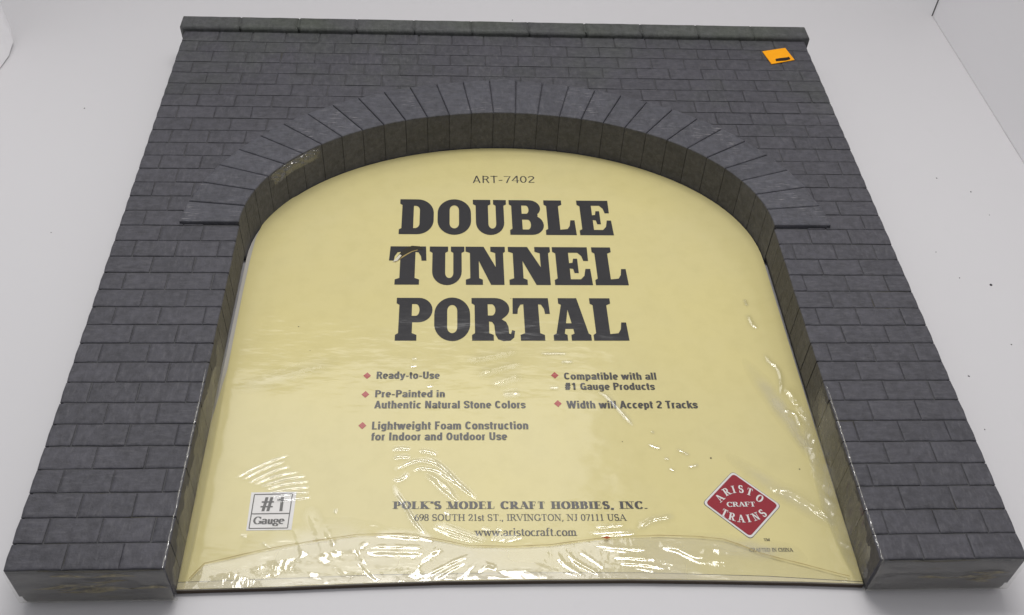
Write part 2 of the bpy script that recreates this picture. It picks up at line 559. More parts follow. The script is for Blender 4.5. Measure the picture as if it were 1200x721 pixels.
mb.build('brick_face', M_BRICK, portal)

# ---- arch ring of voussoirs, each as deep as the wall
mb = MB()
G = 0.00045
for k in range(NV):
    ii = [inner[k * SUB + s] for s in range(SUB + 1)]
    oo = [outer[k * SUB + s] for s in range(SUB + 1)]
    # the extrados is straight from joint to joint
    o0, o1 = oo[0], oo[-1]
    d = np.array(o1) - np.array(o0); d /= np.linalg.norm(d)
    di = np.array(ii[-1]) - np.array(ii[0]); di /= np.linalg.norm(di)
    top_off = rag(0.0010) + (0.004 if k == NV // 2 else 0)
    nrm = np.array([d[1], -d[0]])
    o0 = np.array(o0) + d * G + nrm * top_off; o1 = np.array(o1) - d * G + nrm * top_off
    ii = [np.array(p) for p in ii]
    ii[0] = ii[0] + di * G; ii[-1] = ii[-1] - di * G
    poly = [tuple(o0), tuple(o0 * .5 + o1 * .5 + nrm * rag(.0008)), tuple(o1)] + [tuple(p) for p in ii[::-1]]
    tone = min(1, max(0, random.gauss(0.5, 0.3)))
    z = 0.0050 + rag(0.0003)
    prism(mb, poly, [(-ZT + 0.002, 0.0), (z - 0.0016, 0.0), (z - 0.0008, 0.0005), (z - .0003, 0.0014), (z, 0.0026)], tone, bottom=False)
bedo = arc_samples(A_EX - .004, B_EX - .004, 1.92, 60); bedi = arc_samples(A_IN + .0012, B_IN + .0012, 2.0, 60)
for i in range(59):
    prism(mb, [tuple(bedo[i]), tuple(bedo[i + 1]), tuple(bedi[i + 1]), tuple(bedi[i])], [(-ZT + .004, 0), (0.0018, 0)], 0.0, bottom=False)
mb.build('arch_ring', M_ARCH, portal)

# ---- coping of eleven rounded stones
mb = MB()
NC = 11; x0c, x1c = -0.5085, 0.5085
y0c, y1c = 0.9545, 0.9855
for i in range(NC):
    a = x0c + (x1c - x0c) * i / NC + 0.0010; b = x0c + (x1c - x0c) * (i + 1) / NC - 0.0010
    if i > 0: a += rag(0.001)
    tone = min(1, max(0, random.gauss(0.5, 0.25)))
    prof = [(-0.056, 0.0), (0.000, -0.0014), (0.0045, -0.0014), (0.0065, -0.0006), (0.0082, 0.0010), (0.0094, 0.0032), (0.0098, 0.0058)]
    nseg = 6
    bot = [(a + (b - a) * t / nseg, y0c + rag(.0004)) for t in range(nseg + 1)]
    top = [(b - (b - a) * t / nseg, y1c + rag(.0004)) for t in range(nseg + 1)]
    r = 0.004
    def cornered(pts, sgn):
        return pts
    poly = bot + top
    poly[0] = (a, y0c + r); poly.insert(1, (a + r, y0c))
    prism(mb, poly, prof, tone, bottom=False)
# dark bed behind the joints
prism(mb, [(x0c + .006, y0c + .004), (x1c - .006, y0c + .004), (x1c - .006, y1c - .004), (x0c + .006, y1c - .004)], [(-0.055, 0), (0.0070, 0), (0.0072, .001)], 0.0)
mb.build('coping', M_COPING, portal)

# ---- torn, yellowed foam showing at the two front corners
def sliver(mb, pts, y):
    v = [(x, y + rag(.0006), z) for x, z in pts]
    c = (sum(p[0] for p in pts) / len(pts), y - 0.0022, sum(p[1] for p in pts) / len(pts))
    n = len(v)
    mb.add(v + [c], [(i, (i + 1) % n, n) for i in range(n)])
def torn(xc, zc, w, h, count, name):
    mb = MB()
    for i in range(count):
        x = xc + rag(w); z = zc + rag(h)
        L = random.uniform(0.008, 0.026); t = random.uniform(0.0012, 0.0038)
        s = rag(0.25)
        pts = [(x - L, z - L * s), (x - L * .3, z + t * .3 - L * s * .3), (x + L * .4, z + t + L * s * .4), (x + L, z + L * s), (x + L * .4, z - t * .6 + L * s * .4), (x - L * .4, z - t - L * s * .4)]
        sliver(mb, pts[::-1], -0.0012 - 0.0002 * i)
    o = mb.build(name, M_TORN, portal)
    return o
torn(-0.435, -0.030, 0.032, 0.012, 9, 'torn_edge')
torn(0.468, -0.032, 0.006, 0.012, 6, 'torn_edge')
for (xa, xb, z) in [(-0.42, -0.354, -0.033), (0.40, 0.47, -0.034), (-0.46, -0.38, -0.010)]:
    mb = MB()
    n = 9
    up_ = [(xa + (xb - xa) * i / n, z + 0.0012 * random.random() + 0.002 * math.sin(i * 1.1)) for i in range(n + 1)]
    dn = [(p[0], p[1] - 0.0006 - 0.0020 * random.random()) for p in up_]
    sliver(mb, dn + up_[::-1], -0.0012)
    mb.build('torn_crack', M_TORN, portal)

# ------------------------------------------------------------------ orange sticker
st = [(0.4238, 0.9205), (0.4643, 0.9318), (0.4717, 0.897), (0.4312, 0.8837)]
def sticker():
    mb = MB()
    prism(mb, st[::-1], [(0.0006, 0), (0.0014, 0.0002)])
    o = mb.build('price_sticker', M_STICKER)
    o['label'] = 'small orange square sticker with a black mark, near the top right corner'
    o['category'] = 'sticker'
    ink = [(0.4400, 0.8912), (0.4480, 0.8926), (0.4560, 0.8936), (0.4640, 0.8972), (0.4652, 0.9000), (0.4638, 0.9048), (0.4600, 0.9030), (0.4560, 0.9022), (0.4480, 0.9006), (0.4405, 0.8980)]
    v = [(p[0], p[1], 0.0018) for p in ink]
    fl = flat('ink_mark', ink, 0.0018, M_BLACK)
    fl.parent = o
sticker()

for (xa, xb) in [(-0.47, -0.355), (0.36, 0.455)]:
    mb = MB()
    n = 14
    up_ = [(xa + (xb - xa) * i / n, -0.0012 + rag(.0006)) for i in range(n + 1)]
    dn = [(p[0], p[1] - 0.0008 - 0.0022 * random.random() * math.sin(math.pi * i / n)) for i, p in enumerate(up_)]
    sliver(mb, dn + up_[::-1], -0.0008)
    mb.build('edge_gap_shade', M_TEARDARK, portal)  # dark sliver painted for the shade in the groove at the top edge
# ------------------------------------------------------------------ printed card in the opening
card = empty('label_card', 'yellow printed card with bold dark title lettering filling the arch opening', 'card', (0, 0, PAPER_Z - 0.004))
PEDGE = [(-0.3524, 0.0094), (-0.2564, 0.0109), (-0.1709, 0.0134), (-0.0842, 0.0152), (0.021, 0.0150), (0.1095, 0.0142), (0.1985, 0.0117), (0.288, 0.0086), (0.3524, 0.0053)]
LIP = [(-0.3524, 0.0188), (-0.2747, 0.0207), (-0.1542, 0.0243), (-0.0138, 0.0246), (0.1284, 0.0225), (0.2536, 0.0167), (0.3524, 0.0088)]
arc_in = arc_samples(A_IN - 0.0012, B_IN - 0.0012, 2.0, 61)
def card_outline(front, left):
    p = list(front)
    p += [tuple(q) for q in arc_in if not (q[0] < -0.30 and q[1] < 0.66)]
    p += [(-0.325, 0.600), (-0.3365, 0.565), (-0.3425, 0.535), (-0.3445, 0.49), (left, 0.43), (left, 0.30), (-.3524, .22)] if left < -0.3 else []
    return p
mb = MB()
back_front = [(x, y + 0.0004) for x, y in PEDGE]
prism(mb, back_front + [tuple(q) for q in arc_samples(A_IN - 0.0006, B_IN - 0.0006, 2.0, 61)], [(PAPER_Z - 0.0034, 0), (PAPER_Z - 0.0010, 0)])
mb.build('backing_board', M_BACK, card)
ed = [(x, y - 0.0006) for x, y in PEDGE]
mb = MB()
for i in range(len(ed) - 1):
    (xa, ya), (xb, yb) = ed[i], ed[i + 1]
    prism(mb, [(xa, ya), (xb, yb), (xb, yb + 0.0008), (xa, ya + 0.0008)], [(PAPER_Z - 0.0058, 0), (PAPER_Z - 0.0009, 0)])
mb.build('board_edge_shade', M_EDGE_SHADE, card)  # board edge drawn down and dark, painting the shadow band below the card
flat('printed_sheet', card_outline(LIP, -0.3455), PAPER_Z, M_PAPER, card)
mg = [(x, y + 0.0010) for x, y in PEDGE] + [(x, y - 0.0007) for x, y in LIP[::-1]]
flat('white_margin', mg, PAPER_Z, M_MARGIN, card)
# thin printed rule between sheet and margin
ribbon('margin_rule', [(x, y - 0.00035) for x, y in LIP], 0.0009, PAPER_Z - 0.0002, M_INK2, card)

# ---- slab letters of the title, drawn in a unit box
def arc(cx, cy, rx, ry, a0, a1, n=10):
    return [(cx + rx * math.cos(math.radians(a0 + (a1 - a0) * i / n)), cy + ry * math.sin(math.radians(a0 + (a1 - a0) * i / n))) for i in range(n + 1)]
def rbox(x0, y0, x1, y1, rx, ry):
    return arc(x1 - rx, y0 + ry, rx, ry, -90, 0) + arc(x1 - rx, y1 - ry, rx, ry, 0, 90) + arc(x0 + rx, y1 - ry, rx, ry, 90, 180) + arc(x0 + rx, y0 + ry, rx, ry, 180, 270)
LS = [(.07, .17), (.07, .83), (0, .87), (0, 1)]       # left stem edge going up from a slab foot
GL = {
 'D': [[(0, 0)] + arc(.52, .40, .48, .40, -90, 0) + arc(.52, .60, .48, .40, 0, 90) + [(0, 1), (0, .87), (.07, .83), (.07, .17), (0, .13)],
       [(.41, .17)] + arc(.46, .30, .13, .13, -90, 0) + arc(.46, .68, .13, .13, 0, 90) + [(.41, .81)]],
 'O': [rbox(0, -.01, 1, 1.01, .5, .40), rbox(.36, .17, .64, .83, .14, .14)],
 'U': [[(.08, .83), (0, .87), (0, 1), (.53, 1), (.53, .87), (.45, .83), (.45, .30)] + arc(.565, .30, .115, .13, 180, 360) + [(.68, .83), (.61, .87), (.61, 1), (1, 1), (1, .87), (.92, .83), (.92, .34)] + arc(.50, .34, .42, .35, 0, -180, 14)],
 'B': [[(0, 0)] + arc(.64, .28, .36, .28, -90, 60) + [(.84, .53)] + arc(.60, .76, .33, .24, -45, 90) + [(0, 1), (0, .87), (.07, .83), (.07, .17), (0, .13)],
       [(.37, .15), (.52, .15)] + arc(.53, .29, .09, .14, -80, 80) + [(.52, .43), (.37, .43)],
       [(.37, .60), (.49, .60)] + arc(.50, .72, .08, .12, -80, 80) + [(.49, .84), (.37, .84)]],
 'L': [[(0, 0), (1, 0), (.98, .42), (.84, .42), (.80, .26), (.72, .17), (.48, .15), (.48, .83), (.60, .87), (.60, 1), (0, 1), (0, .87), (.08, .83), (.08, .17), (0, .13)]],
 'E': [[(0, 0), (1, 0), (.98, .42), (.85, .42), (.80, .24), (.70, .15), (.43, .15), (.43, .43), (.52, .42), (.55, .31), (.66, .31), (.66, .69), (.55, .69), (.52, .58), (.43, .57), (.43, .85), (.68, .85), (.78, .76), (.82, .63), (.95, .63), (.96, 1), (0, 1), (0, .87), (.08, .83), (.08, .17), (0, .13)]],
 'T': [[(.18, 0), (.82, 0), (.82, .13), (.70, .17), (.70, .85), (.78, .84), (.85, .74), (.87, .62), (1, .62), (.98, 1), (.02, 1), (0, .62), (.13, .62), (.15, .74), (.22, .84), (.30, .85), (.30, .17), (.18, .13)]],
 'N': [[(0, 0), (.42, 0), (.42, .13), (.33, .17), (.33, .62), (.62, 0), (.95, 0), (.95, .83), (1, .87), (1, 1), (.63, 1), (.63, .87), (.75, .83), (.75, .46), (.46, 1), (0, 1), (0, .87), (.11, .83), (.11, .17), (0, .13)]],
 'P': [[(0, 0), (.58, 0), (.58, .13), (.45, .17), (.45, .42), (.62, .42)] + arc(.62, .71, .38, .29, -90, 90, 14) + [(0, 1), (0, .87), (.08, .83), (.08, .17), (0, .13)],
       [(.43, .57), (.52, .57)] + arc(.54, .71, .10, .14, -80, 80) + [(.52, .85), (.43, .85)]],
 'R': [[(0, 0), (.50, 0), (.50, .13), (.40, .17), (.40, .44), (.47, .43), (.52, .36), (.54, .14), (.60, .03), (.72, -.01), (.88, 0), (.97, .07), (1, .22), (.93, .24), (.90, .15), (.86, .16), (.85, .32), (.80, .43), (.70, .49)] + arc(.55, .74, .34, .26, -50, 90, 12) + [(0, 1), (0, .87), (.07, .83), (.07, .17), (0, .13)],
       [(.38, .58), (.46, .58)] + arc(.47, .715, .09, .135, -80, 80) + [(.46, .85), (.38, .85)]],
 'A': [[(0, 0), (.37, 0), (.37, .13), (.30, .16), (.33, .27), (.54, .27), (.56, .16), (.47, .13), (.47, 0), (1, 0), (1, .13), (.94, .16), (.71, 1), (.20, 1), (.20, .87), (.27, .84), (.08, .16), (0, .13)],
       [(.36, .40), (.51, .40), (.435, .72)]],
}
def curve_mesh(contours):
    cu = bpy.data.curves.new('tmp', 'CURVE')
    cu.dimensions = '2D'; cu.fill_mode = 'FRONT'
    for c in contours:
        sp = cu.splines.new('POLY')
        sp.points.add(len(c) - 1)
        for p, q_ in zip(sp.points, c): p.co = (q_[0], q_[1], 0, 1)
        sp.use_cyclic_u = True
    return from_curve(cu)
def from_curve(cu):
    ob = bpy.data.objects.new('tmp', cu)
    COL.objects.link(ob)
    dg = bpy.context.evaluated_depsgraph_get()
    dg.update()
    me = bpy.data.meshes.new_from_object(ob.evaluated_get(dg))
    v = np.array([tuple(x.co) for x in me.vertices]); f = [list(p.vertices) for p in me.polygons]
    bpy.data.objects.remove(ob); bpy.data.curves.remove(cu); bpy.data.meshes.remove(me)
    return v, f
def facing_up(v, f):
    out = []
    for fc in f:
        a, b, c = (v[i] for i in fc[:3])
        cr = (b[0] - a[0]) * (c[1] - a[1]) - (b[1] - a[1]) * (c[0] - a[0])
        out.append(fc if cr >= 0 else fc[::-1])
    return out
INK_Z = PAPER_Z + 0.0003
CACHE = {}
def title_line(word, boxes, x0, x1, yb, yt):
    V, F = [], []
    for ch, (a, b) in zip(word, boxes):
        if ch not in CACHE:
            v, f = curve_mesh(GL[ch]); CACHE[ch] = (v, facing_up(v, f))
        v, f = CACHE[ch]
        base = len(V)
        for p in v: V.append((x0 + (x1 - x0) * (a + (b - a) * p[0]), yb + (yt - yb) * p[1], INK_Z))
        F += [[base + i for i in fc] for fc in f]
    return mk('title_lettering', V, F, M_INK, card)
title_line('DOUBLE', [(0, .16), (.178, .335), (.345, .503), (.516, .676), (.683, .826), (.842, 1)], -0.1500, 0.1485, .5432, .6170)
title_line('TUNNEL', [(0, .157), (.17, .317), (.322, .49), (.503, .683), (.692, .850), (.862, 1)], -0.1608, 0.1578, .4450, .5185)
title_line('PORTAL', [(0, .157), (.165, .32), (.327, .512), (.505, .668), (.676, .838), (.848, 1)], -0.1475, 0.1470, .3464, .4208)

for x, y in [(-.1781, .2898), (-.1785, .261), (-.1792, .2149), (.0485, .2898), (.0493, .2461)]:
    flat('bullet_diamond', [(x - .0046, y), (x, y - .0052), (x + .0046, y), (x, y + .0052)], INK_Z, M_PINK, card)

# ---- pen-drawn roman letters
def A_(cx, cy, rx, ry, a0, a1, n=12): return arc(cx, cy, rx, ry, a0, a1, n)
# glyph: (advance, strokes[(points, mode)], serifs[(x, y)])   mode: p = pen, t = thin, k = thick
RG = {
 'A': (.74, [([(.08, 0), (.36, 1)], 't'), ([(.36, 1), (.66, 0)], 'k'), ([(.18, .34), (.55, .34)], 't')], [(.08, 0), (.66, 0)]),
 'B': (.66, [([(.16, 0), (.16, 1)], 'k'), ([(.16, .98), (.34, .98)] + A_(.34, .75, .17, .23, 90, -90) + [(.16, .52)], 'p'), ([(.16, .50), (.37, .50)] + A_(.37, .26, .19, .24, 90, -90) + [(.16, .02)], 'p')], [(.12, 0), (.12, 1)]),
 'C': (.70, [(A_(.38, .5, .29, .49, 40, 320, 20), 'p'), ([(.62, .98), (.62, .68)], 't')], []),
 'D': (.74, [([(.16, 0), (.16, 1)], 'k'), ([(.16, .98), (.32, .98)] + A_(.32, .5, .31, .48, 90, -90) + [(.16, .02)], 'p')], [(.12, 0), (.12, 1)]),
 'E': (.64, [([(.16, 0), (.16, 1)], 'k'), ([(.16, .98), (.56, .98), (.56, .76)], 't'), ([(.16, .51), (.46, .51)], 't'), ([(.46, .40), (.46, .62)], 't'), ([(.16, .02), (.58, .02), (.60, .26)], 't')], [(.12, 0), (.12, 1)]),
 'F': (.60, [([(.16, 0), (.16, 1)], 'k'), ([(.16, .98), (.54, .98), (.54, .76)], 't'), ([(.16, .50), (.45, .50)], 't'), ([(.45, .39), (.45, .61)], 't')], [(.16, 0), (.12, 1)]),
 'G': (.76, [(A_(.38, .5, .29, .49, 40, 335, 20), 'p'), ([(.62, .98), (.62, .68)], 't'), ([(.64, .04), (.64, .42)], 'k')], [(.64, .42)]),
 'H': (.78, [([(.16, 0), (.16, 1)], 'k'), ([(.62, 0), (.62, 1)], 'k'), ([(.16, .5), (.62, .5)], 't')], [(.16, 0), (.16, 1), (.62, 0), (.62, 1)]),
 'I': (.36, [([(.18, 0), (.18, 1)], 'k')], [(.18, 0), (.18, 1)]),
 'J': (.42, [([(.26, 1), (.26, .22)] + A_(.15, .2, .11, .2, 0, -140, 6), 'p')], [(.26, 1)]),
 'K': (.76, [([(.16, 0), (.16, 1)], 'k'), ([(.16, .40), (.60, 1)], 't'), ([(.30, .56), (.64, 0)], 'k')], [(.16, 0), (.16, 1), (.60, 1), (.64, 0)]),
 'L': (.62, [([(.16, 0), (.16, 1)], 'k'), ([(.16, .02), (.56, .02), (.58, .30)], 't')], [(.12, 0), (.16, 1)]),
 'M': (.92, [([(.12, 0), (.14, 1)], 't'), ([(.14, 1), (.44, .02)], 'k'), ([(.44, .02), (.76, 1)], 't'), ([(.76, 0), (.76, 1)], 'k')], [(.12, 0), (.10, 1), (.76, 0), (.80, 1)]),
 'N': (.78, [([(.14, 0), (.14, 1)], 't'), ([(.14, 1), (.62, 0)], 'k'), ([(.62, 0), (.62, 1)], 't')], [(.14, 0), (.10, 1), (.62, 1)]),
 'O': (.76, [(A_(.38, .5, .29, .49, 90, 450, 26), 'p')], []),
 'P': (.62, [([(.16, 0), (.16, 1)], 'k'), ([(.16, .98), (.34, .98)] + A_(.34, .72, .20, .26, 90, -90) + [(.16, .46)], 'p')], [(.16, 0), (.12, 1)]),
 'R': (.72, [([(.16, 0), (.16, 1)], 'k'), ([(.16, .98), (.34, .98)] + A_(.34, .74, .19, .24, 90, -90) + [(.16, .50)], 'p'), ([(.36, .50), (.64, 0)], 'k')], [(.16, 0), (.12, 1), (.66, 0)]),
 'S': (.58, [(A_(.28, .74, .19, .25, 30, 250, 12) + A_(.29, .26, .20, .26, 70, -150, 12), 's'), ([(.45, .98), (.45, .72)], 't'), ([(.10, .02), (.10, .30)], 't')], []),
 'T': (.68, [([(.34, 0), (.34, 1)], 'k'), ([(.06, .74), (.07, .98), (.61, .98), (.62, .74)], 't')], [(.34, 0)]),
 'U': (.76, [([(.16, 1), (.16, .32)] + A_(.38, .30, .22, .29, 180, 360) + [(.60, 1)], 'u')], [(.16, 1), (.60, 1)]),
 'V': (.74, [([(.08, 1), (.38, 0)], 'k'), ([(.38, 0), (.66, 1)], 't')], [(.08, 1), (.66, 1)]),
 '0': (.52, [(A_(.26, .5, .19, .49, 90, 450, 22), 'p')], []),
 '1': (.50, [([(.26, 0), (.26, 1)], 'k'), ([(.26, .98), (.12, .86)], 't')], [(.26, 0)]),
 '2': (.52, [([(.08, .74)] + A_(.26, .74, .17, .25, 160, -30, 10) + [(.08, .03), (.44, .03), (.46, .2)], 'p')], []),
 '6': (.52, [([(.42, .97)] + A_(.40, .40, .32, .56, 100, 180, 8) + A_(.27, .30, .19, .29, 180, 540, 18), 'p')], []),
 '7': (.52, [([(.06, .80), (.08, .97), (.46, .97)], 't'), ([(.46, .97), (.22, 0)], 'k')], []),
 '8': (.52, [(A_(.26, .75, .16, .24, 90, 450, 16), 'p'), (A_(.26, .26, .19, .26, 90, 450, 16), 'p')], []),
 '9': (.52, [([(.10, .03)] + A_(.12, .60, .32, .56, -80, 0, 8) + A_(.25, .70, .19, .29, 0, 360, 18), 'p')], []),
 'a': (.46, [(A_(.20, .48, .14, .18, 160, 0, 8) + [(.34, .08), (.42, .02)], 'p'), (A_(.20, .17, .14, .17, 70, 320, 10), 'p')], []),
 'c': (.44, [(A_(.24, .33, .18, .33, 50, 310, 14), 'p')], []),
 'e': (.46, [([(.07, .37), (.39, .37)], 't'), (A_(.24, .33, .18, .33, 10, 310, 16), 'p')], []),
 'f': (.36, [([(.16, 0), (.16, .80)] + A_(.28, .80, .12, .20, 180, 50, 6), 'p'), ([(.04, .64), (.32, .64)], 't')], [(.16, 0)]),
 'g': (.48, [(A_(.22, .45, .15, .20, 90, 450, 14), 'p'), ([(.14, .27), (.10, .12), (.36, .04)], 't'), (A_(.22, -.12, .18, .15, 90, 450, 14), 'p'), ([(.34, .58), (.44, .64)], 't')], []),
 'i': (.28, [([(.14, 0), (.14, .66)], 'k'), ([(.14, .84), (.14, .98)], 'k')], [(.14, 0)]),
 'm': (.78, [([(.12, 0), (.12, .66)], 'k'), ([(.12, .50)] + A_(.26, .48, .12, .18, 150, 0, 6) + [(.38, 0)], 'p'), ([(.38, .50)] + A_(.52, .48, .12, .18, 150, 0, 6) + [(.64, 0)], 'p')], [(.12, 0), (.38, 0), (.64, 0)]),
 'o': (.50, [(A_(.25, .33, .18, .33, 90, 450, 18), 'p')], []),
 'r': (.36, [([(.12, 0), (.12, .66)], 'k'), ([(.12, .48)] + A_(.25, .48, .11, .18, 150, 40, 5), 'p')], [(.12, 0)]),
 's': (.40, [(A_(.20, .49, .12, .17, 30, 250, 10) + A_(.20, .17, .14, .17, 70, -150, 10), 's')], []),
 't': (.32, [([(.15, .88), (.15, .16)] + A_(.24, .16, .09, .15, 180, 300, 5), 'p'), ([(.04, .64), (.29, .64)], 't')], []),
 'u': (.50, [([(.12, .64), (.12, .18)] + A_(.22, .18, .10, .17, 180, 290, 6) + [(.37, .14)], 'p'), ([(.37, .64), (.37, 0)], 'k')], [(.43, 0)]),
 'w': (.70, [([(.06, .66), (.21, 0)], 'k'), ([(.21, 0), (.35, .62)], 't'), ([(.35, .66), (.49, 0)], 'k'), ([(.49, 0), (.64, .66)], 't')], [(.06, .65), (.64, .65)]),
 '.': (.24, [([(.12, 0), (.12, .10)], 'k')], []),
 ',': (.24, [([(.12, .10), (.13, 0), (.07, -.14)], 'p')], []),
 "'": (.22, [([(.12, 1), (.12, .74)], 'k')], []),
 ' ': (.32, [], []),
}
def glyph_quads(ch, thick, thin):
    adv, strokes, serifs = RG[ch]
    polys = []
    for pts, mode in strokes:
        L = [Vector(p) for p in pts]
        clean = [L[0]]
        for p in L[1:]:
            if (p - clean[-1]).length > 1e-4: clean.append(p)
        L = clean
        le, ri = [], []
        closed = (L[0] - L[-1]).length < 1e-3
        for i, p in enumerate(L):
            a = L[i - 1] if i else (L[-2] if closed else L[0]); b = L[i + 1] if i < len(L) - 1 else (L[1] if closed else L[-1])
            d = (b - a).normalized()
            nn = Vector((-d.y, d.x))
            if mode == 't': w = thin
            elif mode == 'k': w = thick
            elif mode == 's': w = thin + (thick - thin) * max(abs(d.y), abs(d.x) * 0.95 if 0.3 < (p.y / max(.66, L[0].y + .1)) < 0.7 else abs(d.y))
            else: w = thin + (thick - thin) * abs(d.y) ** 1.3
            if mode == 'u' and p.x > .45 and abs(d.y) > .8: w = thin * 1.3
            k = Vector((nn.x * w / 2, nn.y * w / 2))
            if mode == 'k': # horizontal pen: stems end square
                k = Vector((w / 2 * (1 if nn.x >= 0 else -1), 0)) if abs(d.y) > .5 else k
            le.append(p + k); ri.append(p - k)
        polys.append((le, ri))
    for x, y in serifs:
        w = thick * 0.55 + 0.085; t = thin * 0.9
        yy = y + (t / 2 if y < .3 else -t / 2)
        polys.append(([Vector((x - w, yy + t / 2)), Vector((x + w, yy + t / 2))], [Vector((x - w, yy - t / 2)), Vector((x + w, yy - t / 2))]))
    return adv, polys
def roman_raw(txt, thick, thin, space=0.0):
    V, F = [], []
    x = 0.0; lvl = 0
    for ch in txt:
        adv, polys = glyph_quads(ch, thick, thin)
        extra = (thick - 0.12) * 0.55
        for le, ri in polys:
            b = len(V); n = len(le)
            zz = (lvl % 9) * 1.0; lvl += 1
            V += [(x + p.x * (1 + extra), p.y, zz) for p in le] + [(x + p.x * (1 + extra), p.y, zz) for p in ri]
            F += [[b + n + i, b + n + i + 1, b + i + 1, b + i] for i in range(n - 1)]
        x += adv * (1 + extra) + space
    v = np.array(V)
    return v, facing_up(v, F)
ZSTEP = 0.000035
def roman(name, txt, x0, x1, yb, cap, mat, parent, thick=.13, thin=.05, z=INK_Z, tilt=0.0, space=0.0):
    v, f = roman_raw(txt, thick, thin, space)
    sx = (x1 - x0) / (v[:, 0].max() - v[:, 0].min())
    X = x0 + (v[:, 0] - v[:, 0].min()) * sx
    return mk(name, np.stack([X, yb + v[:, 1] * cap + (X - x0) * tilt, z + v[:, 2] * ZSTEP], 1), f, mat, parent)
